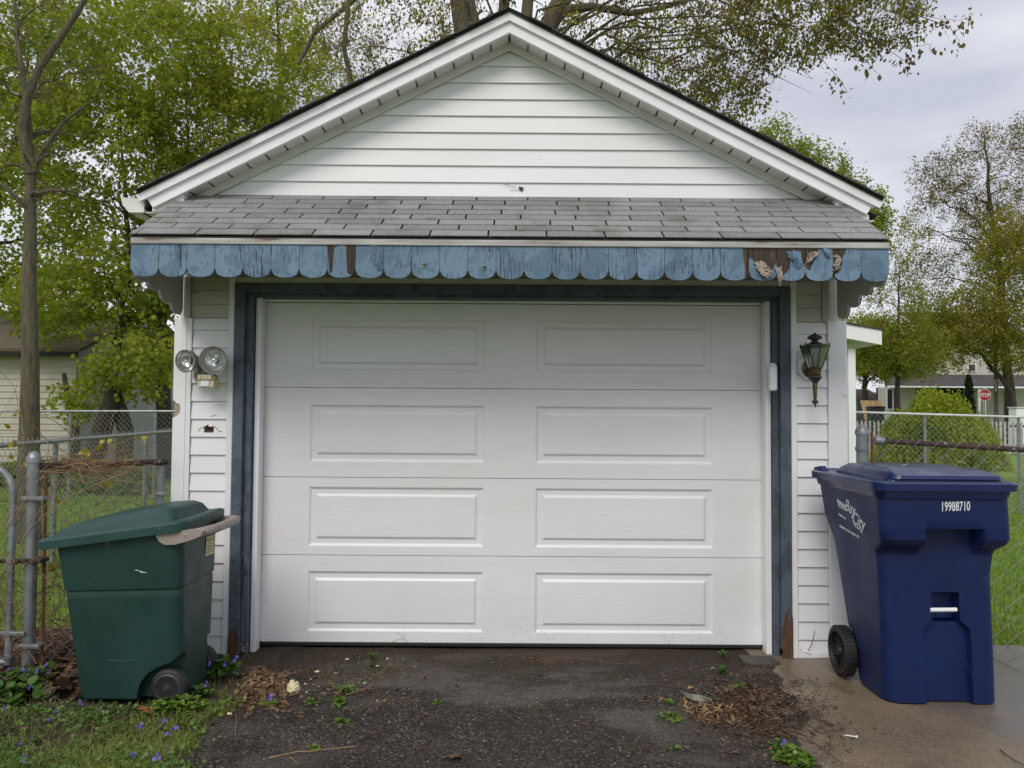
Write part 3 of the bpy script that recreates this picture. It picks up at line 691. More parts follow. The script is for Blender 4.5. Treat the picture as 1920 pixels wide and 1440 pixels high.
# flat end cheeks closing the triangle
for x0,x1 in ((AXL+.004,AXL+.022),(AXR-.022,AXR-.004)):
    ap('end_cheek',MB().prism([(YF+.01,2.25),(YB-.005,2.25),(YB-.005,ZB-.02),(YF+.01,ZF-.014)],x0,x1,'X'),V_TRIM)
tabw=.3048; nr=8; ex=sl/nr
tab=None; slope=Matrix.Rotation(sa,4,'X')
mb=MB(); mb.bbox((.0045,0,.0),(tabw-.0045,ex*1.10,.0075),.0012); tab=mb.build('shingle',SHINGLE,None,mesh_only=True)
offs=[.03,.19,.06,.22,.10,.25,.12,.27]
for r in range(nr):
    x=AXL-tabw+offs[r]*.9; d0=ex*r-.006
    while x<AXR:
        a=max(x,AXL-.004); b=min(x+tabw,AXR+.004)
        if b-a>.02:
            c=awn
            M=Matrix.Translation((a-AX, YF+d0*math.cos(sa)-YW, ZF+d0*math.sin(sa)+.03+.004+.0035)) @ Matrix.Rotation(sa-.045+random.uniform(-.012,.008),4,'X') @ Matrix.Rotation(random.uniform(-.009,.009),4,'Z') @ Matrix.Diagonal(((b-a)/tabw,1,1,1))
            o=link('shingle',tab,awn); o.matrix_local=M
        x+=tabw
ap('step_flashing',MB().box((-1.95,YB-.012,ZB-.01),(1.92,YB-.006,ZB+.002)),DARK)
ap('drip_edge',MB().bbox((AXL,YF-.008,2.268),(AXR,YF+.014,2.300),.003),DIRTY_SHADED_STRIP)
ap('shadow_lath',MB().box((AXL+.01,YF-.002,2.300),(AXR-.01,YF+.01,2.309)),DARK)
# scallops
NS=27; sw=(AXR-AXL)/NS; ZT=2.268; ZC=2.142; ZBm=2.098
def zbot(u): 
    e=abs(2*u-1); return ZC-(ZC-ZBm)*math.sqrt(max(0,1-e**2.4))
def scallop_poly(x0,w,ZT=ZT,dz=0.,n=14):
    pts=[(x0,ZT),(x0+w,ZT)]
    for i in range(n+1):
        u=1-i/n; pts.append((x0+w*u,zbot(u)+dz))
    return pts
def paint_layer(x0,w,pieces,y,seed):
    r=random.Random(seed); mb=MB()
    for u0,u1,f in pieces:        # f list of (u, v): v=0 top,1 = bottom of the scallop
        n=26
        def fv(u):
            for (a,va),(b,vb) in zip(f,f[1:]):
                if a<=u<=b: return va+(vb-va)*(u-a)/max(b-a,1e-6)
            return f[0][1] if u<f[0][0] else f[-1][1]
        prev=None
        for i in range(n+1):
            u=u0+(u1-u0)*i/n; zt=ZT-(ZT-ZBm)*max(0,min(1,fv(u)+(r.uniform(-.02,.02) if fv(u)>0.01 else 0))); zb=zbot(u)+.0005
            uj=u+(r.uniform(-.006,.006) if 0<i<n else 0)
            cur=(x0+w*uj,zt,zb)
            if prev and (prev[1]>prev[2] or cur[1]>cur[2]):
                a,b=prev,cur; 
                mb.add([(a[0],y,a[2]),(b[0],y,b[2]),(b[0],y,max(b[1],b[2])),(a[0],y,max(a[1],a[2])),(a[0],y+.0015,a[2]),(b[0],y+.0015,b[2]),(b[0],y+.0015,max(b[1],b[2])),(a[0],y+.0015,max(a[1],a[2]))],[(0,1,2,3),(3,2,6,7),(0,4,5,1),(0,3,7,4),(1,5,6,2)])
            prev=cur
    return mb
damaged={7:[(0,1,[(0,.10),(.03,.25),(.05,.9),(.20,.80),(.215,.14),(.35,.02),(.68,.0),(.70,.86),(.9,.93),(1,.92)])],
 8:[(0.0,1,[(0,0),(1,0)])],
 21:[(0,.86,[(0,0),(.8,0),(.81,.3),(.86,.6)])],
 22:[(0,1,[(0,.30),(.10,.33),(.28,.60),(.5,.80),(.85,.62),(1,.40)])],
 23:[(0,1,[(0,.95),(.12,.90),(.3,.78),(.45,.60),(.52,.05),(.85,.10),(.90,.45),(1,.50)])],
 24:[(0,1,[(0,.52),(.05,.60),(.16,.68),(.30,.40),(.45,.05),(.75,.0),(.97,.0),(1,.4)])],
 25:[(0,1,[(0,.85),(.12,.75),(.28,.62),(.30,.35),(.42,.12),(.45,0),(1,0)])]}
for i in range(NS):
    x0=AXL+i*sw+.0012; w=sw-.0024; dy=random.uniform(-.0015,.0015); dz=0
    damaged_here=i in damaged and i not in (8,)
    o=ap('scallop',MB().prism(scallop_poly(x0,w),YF+.0+dy,YF+.018+dy),WOOD_OLD if damaged_here else BLUE_VAL)
    if damaged_here:
        o['label']='scallop board with its blue paint peeled down to brown wood'
        mb=paint_layer(x0,w,damaged[i],YF-.0016+dy,i); mb.build('paint_layer',BLUE_VAL,awn)
# curled flakes hanging off the worn boards
def flake(pts_px,y0,curl,mat,seed):
    """ribbon through two edges given as pixel pairs, curling out of the wall"""
    r=random.Random(seed); mb=MB(); n=len(pts_px); nu,nv=8,(n-1)*4; vs=[]
    for i in range(nv+1):
        t=i/4; k=min(int(t),n-2); f=t-k
        a=[pts_px[k][0][c]+(pts_px[k+1][0][c]-pts_px[k][0][c])*f for c in (0,1)]; b=[pts_px[k][1][c]+(pts_px[k+1][1][c]-pts_px[k][1][c])*f for c in (0,1)]
        base=y0-curl*math.sin(math.pi*i/nv*.8)-.003*i/nv
        for j in range(nu+1):
            u=j/nu; e=(r.uniform(-1.2,1.2) if j in (0,nu) else 0)
            yy=base-curl*.5*math.sin(u*math.pi*1.4+seed)*(.4+.6*i/nv)+r.uniform(-.0022,.0022)
            vs.append(W(a[0]+(b[0]-a[0])*u+e,a[1]+(b[1]-a[1])*u+e*.6,yy-.002))
    f=[(i*(nu+1)+j,i*(nu+1)+j+1,(i+1)*(nu+1)+j+1,(i+1)*(nu+1)+j) for i in range(nv) for j in range(nu) if r.random()>.03]
    mb.add(vs,f); o=mb.build('paint_flake',mat,awn,False)
    md=o.modifiers.new('s','SOLIDIFY'); md.thickness=.0010
flake([((1412,492),(1432,488)),((1420,505),(1442,500)),((1428,515),(1446,506)),((1438,522),(1448,515))],YF,.012,FLAKE,1)
flake([((1452,498),(1466,500)),((1455,510),(1467,512)),((1459,522),(1466,525)),((1461,536),(1463,537))],YF,.008,FLAKE,2)
flake([((1508,498),(1512,494)),((1512,486),(1522,488)),((1518,474),(1534,478)),((1524,470),(1536,474))],YF,.010,FLAKE,3)
flake([((1562,480),(1570,476)),((1568,488),(1578,484)),((1562,496),(1574,498)),((1568,504),(1578,500)),((1560,508),(1570,506))],YF,.010,FLAKE,4)
flake([((1474,470),(1492,474)),((1478,482),(1494,480)),((1490,492),(1500,490)),((1492,505),(1504,498))],YF,.008,BLUE_VAL,5)
flake([((1540,462),(1556,466)),((1545,470),(1557,474)),((1550,480),(1558,482))],YF,.010,BLUE_VAL,6)
flake([((325,458),(337,462)),((330,475),(336,477)),((334,490),(338,492)),((337,502),(339,503))],YF,.008,BLUE_VAL,7)
flake([((694,455),(712,458)),((698,475),(713,478)),((704,495),(714,498)),((708,505),(715,506))],YF,.006,BLUE_VAL,8)
for a in ((795,497,8),(908,502,9)):
    p=W(a[0],a[1],YF-.002); mb=MB(); mb.prism([(p.x-.012,p.z-.006),(p.x-.004,p.z+.008),(p.x+.012,p.z+.007),(p.x+.010,p.z-.002),(p.x,p.z-.009)],YF-.0030,YF-.0020); mb.build('chip',WOOD_OLD,awn)
    mb=MB(); mb.prism([(p.x-.013,p.z-.007),(p.x+.001,p.z-.002),(p.x+.006,p.z-.008),(p.x-.002,p.z-.014)],YF-.0050,YF-.0035); mb.build('chip',FLAKE,awn)
for u in (.60,.46): pass
part_split=MB().prism([(W(334,458,YF).x,W(334,458,YF).z),(W(340,458,YF).x,W(340,458,YF).z),(W(340,494,YF).x,W(340,494,YF).z)],YF-.0028,YF-.0015); part_split.build('split',CRACK,awn)
# side valances: boards growing longer towards the wall
for s,xe in ((-1,AXL),(1,AXR)):
    n=4; wy=(YB-.03-(YF+.02))/n
    for k in range(n):
        y0=YF+.020+k*wy; dz=[-.012,-.036,-.082,-.128][k]
        poly=[(y0+.001,2.268),(y0+wy-.001,2.268)]+[(y0+.001+(wy-.002)*(1-i/12),zbot(1-i/12)+dz) for i in range(13)]
        if s<0: a,b,c=xe,xe+.006,xe+.018
        else: a,b,c=xe,xe-.006,xe-.018
        ap('side_scallop',MB().prism(poly,min(a,b),max(a,b),'X'),BLUE_VAL)
        ap('side_scallop_back',MB().prism(poly,min(b,c),max(b,c),'X'),simple('unpainted_board_back',(.46,.43,.41),(.40,.37,.35),8,.75,.3,50) if 'unpainted_board_back' not in MATS else MATS['unpainted_board_back'])

# ================================================================== LEAN-TO SHED behind, right
shed=thing('shed','white sided lean-to shed with a low sloping roof, just behind the garage at right','shed',(3.4,10.3,-.03))
pL=W(1583,612,10.3); pR=W(1640,622,10.3); pb=W(1639,649,10.3)
m=MB()
for k in range(25):
    z0=-.03+k*.1065; m.box((2.0,10.3-.012,z0),(W(1588,700,10.3).x,10.32,z0+.100)); m.box((2.0,10.3-.004,z0+.100),(W(1587,700,10.3).x,10.32,z0+.1065))
xc=W(1603,700,10.3).x
m.build('siding',V_WHITE,shed)
MB().bbox((W(1589,700,10.3).x,10.27,-.03),(xc,10.40,2.28),.006).build('corner_post',V_TRIM,shed)
MB().box((xc-.02,10.40,-.03),(xc-.005,13,2.28)).build('side_wall',V_WHITE,shed)
sl2=(pL.z-pR.z)/(pR.x-pL.x)
def zr(x): return pR.z+(pR.x-x)*sl2
MB().prism([(2.0,zr(2.0)-.15),(pR.x,pb.z),(pR.x,pR.z),(2.0,zr(2.0))],10.10,10.13).build('fascia_board',V_TRIM,shed)
MB().prism([(2.0,zr(2.0)-.02+.02),(pR.x+.02,pR.z-.002),(pR.x+.02,pR.z+.012),(2.0,zr(2.0)+.012)],10.08,13).build('roof',ROOF_SH,shed)
MB().prism([(2.0,zr(2.0)-.15),(pR.x-.01,pb.z+.01),(pR.x-.01,pb.z+.03),(2.0,zr(2.0)-.13)],10.13,13).build('soffit',SOFFIT,shed)

# ================================================================== SECURITY LIGHT (left)
c0=W(384,704,YW)
sec=thing('security_light','twin round floodlight with a yellowed motion sensor on the siding left of the door','security light',(c0.x,YW-.02,c0.z))
s_=4.55/1450
oct_=[(c0.x+math.cos(R_(22.5+45*k))*.062,c0.z+.005+math.sin(R_(22.5+45*k))*.062) for k in range(8)]
MB().prism(oct_,YW-.045,YW-.012).build('mount_plate',PLASTIC_W,sec)
MB().prism([(a*.78+c0.x*.22,b*.78+(c0.z+.005)*.22) for a,b in oct_],YW-.052,YW-.045).build('cover_plate',LAMP_GREY,sec)
for (x,y,r,dx,dz) in ((350,677,.067,-.28,-.10),(401,675,.080,.05,-.04)):
    c=W(x,y,4.47); d=Vector((dx,-1,dz)).normalized(); M=Matrix.Translation(c)@d.to_track_quat('Z','Y').to_matrix().to_4x4()
    sh=MB().lathe([(.012,-.115),(.028,-.11),(.032,-.075),(r*.62,-.055),(r*.93,-.02),(r,.012),(r*1.0,.016),(r*.955,.016),(r*.93,.0),(r*.60,-.04),(.01,-.05)],32,M).build('lamp_shade',LAMP_GREY,sec,True)
    MB().lathe([(r*.92,.004),(r*.80,-.018),(r*.5,-.035),(.016,-.042),(.0005,-.042)],32,M,False).build('reflector',CHROME,sh,True)
    MB().lathe([(r*.93,.004),(r*.90,.010),(r*.6,.0155),(r*.3,.018),(.0005,.019)],32,M,False).build('lens',LENS,sh,True)
    MB().lathe([(.013,-.030),(.016,-.01),(.010,.002),(.0005,.004)],14,M,False).build('bulb_cap',CHROME,sh,True)
    b=M@Vector((0,0,-.10))
    MB().tube([b,(b+Vector((c0.x,YW-.05,c0.z+.01)))/2+Vector((0,-.012,0)),Vector((c0.x+(x-384)*.0006,YW-.05,c0.z+.012))],[.015,.012,.012],10).build('swivel_arm',LAMP_GREY,sec,True)
a=W(374,703,4.49); b=W(401,713,4.49); MB().bbox((a.x,4.46,b.z),(b.x-.006,4.56,a.z),.004).build('sensor_hood',CREAM,sec)
for k in range(3): MB().box((a.x+.020+k*.018,4.4585,b.z+.004),(a.x+.0215+k*.018,4.4605,a.z-.002)).build('hood_groove',DARK,sec)
a=W(373,713,4.49); b=W(403,727,4.49); MB().bbox((a.x,4.47,b.z),(b.x,4.56,a.z-.001),.004).build('sensor_housing',CREAM,sec)
MB().bbox((a.x+.020,4.462,b.z+.004),(b.x-.024,4.4705,a.z-.003),.004).build('sensor_lens',PLASTIC_W,sec)
MB().tube([Vector((c0.x,YW-.05,c0.z-.03)),Vector((c0.x+.005,4.53,c0.z-.02))],.014,8).build('sensor_stem',LAMP_GREY,sec)
MB().tube([W(398,690,4.50),W(408,710,4.55),W(400,716,4.50)],.0016,5).build('cable',DARK,sec)

# ================================================================== LANTERN (right)
lc=W(1529,700,4.47)
lan=thing('wall_lantern','tarnished carriage lantern with flared glass panes and a brass tail, right of the door','lantern',(lc.x,4.60,lc.z))
plc=W(1514,688,YW)
MB().prism([(plc.x+.012+math.cos(R_(22.5+45*k))*.085,plc.z-.0+math.sin(R_(22.5+45*k))*.085) for k in range(8)],YW-.028,YW-.012).build('octagon_block',V_WHITE,lan)
M=Matrix.Translation((plc.x+.014,YW-.029,plc.z-.01))@Matrix.Rotation(R_(90),4,'X')
MB().lathe([(.058,0),(.058,.006),(.046,.012),(.040,.022),(.022,.026),(.018,.032)],28,M).build('back_plate',BRASS,lan,True)
Lx,Ly=lc.x-.003,4.47
def zpx(y): return W(1529,y,4.47).z
MB().tube([(plc.x+.014,YW-.05,plc.z-.01),(plc.x+.016,YW-.09,plc.z-.02),((plc.x+Lx)/2+.012,4.50,zpx(694)),(Lx,Ly,zpx(695))],[.016,.015,.016,.018],12).build('arm',BRASS,lan,True)
prof=lambda L:[(r,zpx(y)) for y,r in L]
def lat(name,L,mat,n=24): return MB().lathe(prof(L),n,Matrix.Translation((Lx,Ly,0))).build(name,mat,lan,True)
lat('finial',[(641,.022),(640,.020),(638,.016),(637,.026),(635,.040),(633,.042),(630,.034),(627,.014),(625,.005),(628,.006),(626,.007),(624,.004),(623,.001)],BRONZE)
lat('neck',[(645,.018),(644,.030),(641,.022)],BRONZE)
lat('collar',[(705,.028),(702,.036),(700,.030),(693,.034),(690,.026),(688,.028)],BRASS)
lat('base_cup',[(722,.010),(716,.018),(712,.030),(709,.036),(707,.040),(705,.036),(704,.026)],BRONZE)
lat('tail',[(750,.007),(745,.010),(720,.014),(718,.012)],BRASS)
lat('tail_tip',[(765,.0015),(760,.005),(758,.006),(756,.016),(753,.019),(751,.014),(749,.008)],BRONZE)
# body: six-sided cage flaring upwards
zt,zb_=zpx(650),zpx(690); rt,rb=.080,.038
hexp=lambda r,z,off=0:[Vector((Lx+r*math.cos(R_(60*k+30+off)),Ly+r*math.sin(R_(60*k+30+off)),z)) for k in range(6)]
T=hexp(rt,zt); B=hexp(rb,zb_)
MB().add(hexp(rt*1.06,zt)+hexp(rt*1.06,zt+.006)+hexp(.030,zpx(643)),[tuple(range(5,-1,-1))]+[(i,(i+1)%6,(i+1)%6+6,i+6) for i in range(6)]+[(i+6,(i+1)%6+6,(i+1)%6+12,i+12) for i in range(6)]+[tuple(range(12,18))]).build('cap',BRONZE,lan)
for i in range(6):
    MB().tube([B[i],T[i]],[.0035,.0038],6).build('cage_bar',BRONZE,lan)
    j=(i+1)%6; MB().add([B[i],B[j],T[j],T[i],B[i]*.98+Vector((Lx,Ly,zb_))*.02,B[j]*.98+Vector((Lx,Ly,zb_))*.02,T[j]*.98+Vector((Lx,Ly,zt))*.02,T[i]*.98+Vector((Lx,Ly,zt))*.02],[(0,1,2,3),(7,6,5,4)]).build('pane',GLASS,lan)
    MB().lathe([(.002,0),(.0045,.006),(.0035,.012),(.0005,.014)],8,Matrix.Translation(T[i]*1.0+Vector((0,0,.006)))).build('knob',BRONZE,lan)
MB().add(B+hexp(rb,zb_-.004),[tuple(range(6)),tuple(range(11,5,-1))]+[(i,i+6,(i+1)%6+6,(i+1)%6) for i in range(6)]).build('cage_floor',BRONZE,lan)
MB().lathe([(.010,zb_),(.010,zb_+.035),(.013,zb_+.04),(.015,zb_+.055),(.008,zb_+.08),(.0006,zb_+.095)],14,Matrix.Translation((Lx,Ly,0))).build('candle_bulb',CAND,lan,True)

# ================================================================== GREEN BIN (left)
gb=thing('green_wheelie_bin','dark green wheeled refuse bin with domed lid and taupe handle, left of the door','wheelie bin',(-1.87,4.02,0))
def ring(x0,x1,y0,y1,z,r,n=6,zf=None):
    pts=[]
    for cx,cy,a0 in ((x1-r,y0+r,-90),(x1-r,y1-r,0),(x0+r,y1-r,90),(x0+r,y0+r,180)):
        for k in range(n+1):
            a=R_(a0+90*k/n); pts.append((cx+r*math.cos(a),cy+r*math.sin(a)))
    return [(x,y,(zf(x,y) if zf else z)) for x,y in pts]
def loft(rings,cap0=True,cap1=True):
    mb=MB(); n=len(rings[0]); 
    vs=[p for r in rings for p in r]; fs=[(i*n+k,i*n+(k+1)%n,(i+1)*n+(k+1)%n,(i+1)*n+k) for i in range(len(rings)-1) for k in range(n)]
    if cap0: fs.append(tuple(range(n-1,-1,-1)))
    if cap1: fs.append(tuple((len(rings)-1)*n+k for k in range(n)))
    return mb.add(vs,fs)
# body rings: bottom to top; top edge slopes up towards the handle (right)
def gbx(t): # t 0 bottom..1 top
    return (-2.125-.115*t, -1.618-.004*t, 3.835-.035*t, 4.235+.055*t)
def gtop(x): return .765+(x+2.325)*.140
rings=[]
ts=[0,.01,.05,.15,.25,.35,.45,.55,.62,.655,.662,.675,.682,.69,.72,.80,.9,1.0]
for t in ts:
    x0,x1,y0,y1=gbx(t); ins=.0
    if .66<t<.680: ins=.006
    if t<.66: ins=.004
    if t==0: ins=.015
    zf=(lambda x,y,t=t: .022+(gtop(x)-.022)*t if t>.9 else .022+ (.022+(gtop(x)-.022)*t-.022)*(1) )
    zf=lambda x,y,t=t: .022+((.80-.022)*(1-t**3)+ (gtop(x)-.022)*t**3)*t
    rings.append(ring(x0+ins,x1-ins,y0+ins,y1-ins,0,.055,7,zf))
body=loft(rings)
# wheel arch: cut with a boolean cylinder wedge
me=body.build('body',GREEN_BIN,gb,True)
wc=Vector((-1.700,3.80,.088)); WR=.088
cut=MB()
prof=[]
for k in range(15):
    a=R_(172-k*9.5); prof.append((wc.x+math.cos(a)*.132,wc.z+.0+math.sin(a)*.132))
prof=[(wc.x-.132,-.02)]+prof[:]+[(-1.56,.275),(-1.50,.275),(-1.50,-.02)]
prof=[(wc.x-.135,-.03),(wc.x-.133,.05),(wc.x-.118,.105),(wc.x-.085,.150),(wc.x-.035,.182),(wc.x+.03,.208),(-1.64,.232),(-1.60,.262),(-1.50,.30),(-1.50,-.03)]
cut.prism(prof,3.70,3.895); cut.prism([(a,b) for a,b in prof],4.16,4.40)
cme=cut.build('cutter',DARK,None,mesh_only=True)
co=bpy.data.objects.new('cutter',cme); C.objects.link(co)
def boolean(o,co):
    bpy.context.view_layer.update()
    md=o.modifiers.new('b','BOOLEAN'); md.object=co; md.operation='DIFFERENCE'; md.solver='EXACT'
    bpy.context.view_layer.update()
    dg=bpy.context.evaluated_depsgraph_get(); nm=bpy.data.meshes.new_from_object(o.evaluated_get(dg)); o.modifiers.clear(); o.data=nm
    try: nm.set_sharp_from_angle(angle=R_(40))
    except Exception: pass
boolean(me,co); bpy.data.objects.remove(co)
# lid
def lid_ring(x0,x1,y0,y1,r,zf): return ring(x0,x1,y0,y1,0,r,7,zf)
zl=lambda x,y: gtop(x)+.012
X0,X1,Y0,Y1=-2.312,-1.590,3.765,4.325
lr=[lid_ring(X0+.012,X1-.012,Y0+.012,Y1-.012,.05,lambda x,y:gtop(x)-.020),
    lid_ring(X0,X1,Y0,Y1,.06,lambda x,y:gtop(x)-.022),
    lid_ring(X0,X1,Y0,Y1,.06,lambda x,y:gtop(x)+.016),
    lid_ring(X0+.010,X1-.012,Y0+.012,Y1-.012,.055,lambda x,y:gtop(x)+.026),
    lid_ring(X0+.045,X1-.07,Y0+.045,Y1-.045,.05,lambda x,y:gtop(x)+.030),
    lid_ring(X0+.075,X1-.09,Y0+.085,Y1-.085,.05,lambda x,y:gtop(x)+.048+.030*math.sin(max(0,min(1,(x-X0)/.75))*math.pi*.8)),
    lid_ring(X0+.12,X1-.12,Y0+.11,Y1-.11,.05,lambda x,y:gtop(x)+.056+.040*math.sin(max(0,min(1,(x-X0)/.75))*math.pi*.8)),
    lid_ring(X0+.22,X1-.18,Y0+.17,Y1-.17,.04,lambda x,y:gtop(x)+.060+.044*math.sin(max(0,min(1,(x-X0)/.75))*math.pi*.8))]
loft(lr).build('lid',GREEN_LID,gb,True)
p=W(200,1012,3.762); MB().box((p.x-.002,3.7625,p.z-.016),(p.x+.001,3.766,p.z+.018)).build('lid_notch',CRACK,gb)
# handle
hz_=gtop(-1.6)
for yy in (3.80,4.285):
    m=MB(); m.prism([(-1.735,hz_-.048),(-1.725,hz_-.034),(-1.58,hz_-.018),(-1.53,hz_-.016),(-1.510,hz_-.024),(-1.52,hz_-.048),(-1.57,hz_-.068),(-1.64,hz_-.088),(-1.69,hz_-.090),(-1.715,hz_-.076)],yy-.018,yy+.018)
    m.build('handle_arm',TAUPE,gb,True)
m=MB(); m.tube([(-1.60,3.80,hz_-.044),(-1.55,3.81,hz_-.038),(-1.515,3.85,hz_-.032),(-1.500,3.92,hz_-.030),(-1.500,4.17,hz_-.030),(-1.515,4.24,hz_-.032),(-1.55,4.28,hz_-.038),(-1.60,4.285,hz_-.044)],[.022,.024,.024,.022,.022,.024,.024,.022],12)
m.build('handle_grip',TAUPE,gb,True)
# wheels, axle
for yy,s in ((3.850,1),(4.225,-1)):
    M=Matrix.Translation((wc.x+.02,yy,WR+.0))@Matrix.Rotation(R_(90),4,'X')
    tw=.030
    w=MB().lathe([(.030,-tw),(WR-.016,-tw),(WR-.004,-tw*.7),(WR,-tw*.2),(WR,tw*.2),(WR-.004,tw*.7),(WR-.016,tw),(WR-.022,tw)],36,M).build('wheel',TYRE,gb,True)
    e=tw*s
    MB().lathe([(WR-.020,tw-.001),(WR-.030,tw+.004),(.052,tw-.004),(.046,tw-.010),(.024,tw-.012),(.018,tw+.004),(.001,tw+.006)],36,M,False).build('hub',HUB,w,True)
    MB().lathe([(.010,tw),(.010,tw+.010),(.007,tw+.013),(.0005,tw+.013)],12,M,False).build('axle_cap',RUST,w,True)
MB().tube([(wc.x+.02,3.85,WR),(wc.x+.02,4.22,WR)],.010,8).build('axle',GALV,gb)
# sticker on the back side and scrape marks
def text_mesh(txt,size,mat,parent,M,name='lettering',ext=.0003,sx=1.0,shear=0,space=1.0,bold=0):
    cu=bpy.data.curves.new(name,'FONT'); cu.body=txt; cu.size=size; cu.extrude=ext; cu.shear=shear; cu.space_character=space; cu.offset=bold; cu.align_x='LEFT'; cu.resolution_u=3
    t=bpy.data.objects.new('t',cu); C.objects.link(t); bpy.context.view_layer.update()
    dg=bpy.context.evaluated_depsgraph_get(); me=bpy.data.meshes.new_from_object(t.evaluated_get(dg)); bpy.data.objects.remove(t)
    me.materials.clear(); me.materials.append(mat); me.name=name
    o=bpy.data.objects.new(name,me); C.objects.link(o); o.parent=parent
    r=root_of(parent); off=Matrix.Identity(4) if r.get('_loc') else Matrix.Translation(-Vector(r['_o']))
    o.matrix_local=off@M@Matrix.Diagonal((sx,1,1,1)); return o
def frame(origin,xd,yd):
    xd=Vector(xd).normalized(); yd=Vector(yd); yd=(yd-xd*yd.dot(xd)).normalized(); zd=xd.cross(yd)
    return Matrix.Translation(origin)@Matrix((xd,yd,zd)).transposed().to_4x4()
sx_=-1.6195
FR=frame((sx_,4.10,.665),(0,1,-.05),(.02,0,1))
o=MB(); o.add([FR@Vector(v) for v in ((0,0,0),(.115,0,0),(.115,.098,0),(0,.098,0),(0,0,.0008),(.115,0,.0008),(.115,.098,.0008),(0,.098,.0008))],[(0,3,2,1),(4,5,6,7),(0,1,5,4),(1,2,6,5),(2,3,7,6),(3,0,4,7)]).build('notice_sticker',STICKER,gb)
for i,(t_,sz) in enumerate((('NOTICE',.026),('Only Allowed',.0155),('Use for Refuse',.014),('Do Not Overfill',.0135),('or Damage Bin',.0125))):
    pass
text_mesh('NOTICE',.030,PRINT_D,gb,FR@Matrix.Translation((.006,.070,.0013)),sx=.95)
for i in range(4):
    m=MB(); x=.008
    rr=random.Random(i)
    while x<.100:
        w_=rr.uniform(.008,.020); w_=min(w_,.106-x)
        if w_>.003: m.add([FR@Vector((a,b,.0013)) for a,b in ((x,.056-i*.014),(x+w_,.056-i*.014),(x+w_,.061-i*.014),(x,.061-i*.014))],[(0,1,2,3)])
        x+=w_+.004
    m.build('small_print',PRINT_D,gb)
def gside(x,y): # a point on the near side of the green bin (before the bin is moved to its place)
    return W(x,y,3.7495)+Vector((-.035,.06,.015))
m=MB(); P_=[gside(252,1069),gside(262,1070),gside(264,1073),gside(278,1074),gside(266,1071),gside(258,1068)]
m.add([p-Vector((0,.004,0)) for p in P_],[tuple(range(6))]); m.build('torn_label',PRINT_W,gb)
m=MB(); m.tube([gside(163,1092)-Vector((0,.003,0)),gside(180,1098)-Vector((0,.003,0)),gside(186,1099)-Vector((0,.003,0))],.0007,4); m.tube([gside(198,1240)+Vector((0,.012,0)),gside(230,1241)+Vector((0,.012,0)),gside(258,1237)+Vector((0,.012,0))],.0008,4); m.build('scratch',simple('scratch_pale',(.10,.16,.15),None,20,.7),gb)

gb.location.x+=.035; gb.location.y-=.06; gb.location.z-=.015
# ================================================================== BLUE CART (right)
bc=thing('blue_recycling_cart','tall navy blue wheeled cart with white number and printed side emblem, on the wet concrete','recycling cart',(2.08,4.05,0))
def yfront(z): 
    # profile of the front, top is nearer the camera
    pts=[(0,3.800),(.30,3.785),(.66,3.772),(.722,3.774),(.740,3.765),(.780,3.690),(.805,3.664),(.86,3.656),(1.05,3.648)]
    return float(np.interp(z,[p[0] for p in pts],[p[1] for p in pts]))
def xl_(z): return float(np.interp(z,[0,.60,.72,.84,1.05],[1.832,1.793,1.782,1.745,1.730]))
def xr_(z): return float(np.interp(z,[0,.60,.68,.80,.90,1.05],[2.372,2.372,2.378,2.350,2.345,2.350]))
# the photo: the upper shoulder is wider than the trunk of the cart
def xr_(z): return float(np.interp(z,[0,.62,.70,.78,1.05],[2.372,2.340,2.352,2.370,2.350]))
def yback(z): return float(np.interp(z,[0,.15,1.05],[4.14,4.20,4.40]))
ND=11
def dep(u,z):
    """how far the front is pushed in (u 0..1 across, z height)"""
    d=0.0
    st=lambda a,b,x: float(ss(a,b,np.float64(x)))
    # notch cut up into the shoulder, back to the plane of the trunk
    slot=st(.330,.350,u)*st(.780,.760,u)*st(.862,.850,z); d+=max(0.0,3.774-yfront(z))*slot if z>.60 else 0.0
    # grab bar recess
    g=st(.440,.450,u)*st(.680,.670,u)*st(.385,.392,z)*st(.532,.522,z); d+=.060*g
    # lower inset, its top corners cut off slantwise
    half=.115+.085*st(.41,.345,z); c=.562
    lo=st(c-half-.010,c-half+.002,u)*st(c+half+.010,c+half-.002,u)*st(.400,.385,z); d+=.034*lo
    return d
rows=np.unique(np.concatenate([np.linspace(.0,.34,18),np.linspace(.34,.52,40),np.linspace(.52,.62,6),np.linspace(.62,.86,60),np.linspace(.86,1.05,8)]))
NF=110; rc=.055
V=[]; n_per=None
for z in rows:
    x0,x1,y0,y1=xl_(z),xr_(z),yfront(z),yback(z); fl=.0
    r0=.055+.045*max(0,1-z/.4)      # rounder front-left corner low down
    pts=[]
    for k in range(9): a=R_(180+90*k/8); pts.append((x0+r0+r0*math.cos(a),y0+r0*.8+r0*.8*math.sin(a)))
    for k in range(1,NF):
        u=k/NF; xx=(x0+r0)+(x1-rc-(x0+r0))*u; uu=(xx-x0)/(x1-x0); pts.append((xx,y0+dep(uu,z)))
    for k in range(9): a=R_(270+90*k/8); pts.append((x1-rc+rc*math.cos(a),y0+rc*.8+rc*.8*math.sin(a)))
    for k in range(7): a=R_(0+90*k/6); pts.append((x1-.04+.04*math.cos(a),y1-.04+.04*math.sin(a)))
    for k in range(7): a=R_(90+90*k/6); pts.append((x0+.04+.04*math.cos(a),y1-.04+.04*math.sin(a)))
    n_per=len(pts)
    V+= [(x,y,z+.012+(.010 if (z<.001) else 0)*0) for x,y in pts]
mb=MB(); nr_=len(rows); fs=[(i*n_per+k,i*n_per+(k+1)%n_per,(i+1)*n_per+(k+1)%n_per,(i+1)*n_per+k) for i in range(nr_-1) for k in range(n_per)]
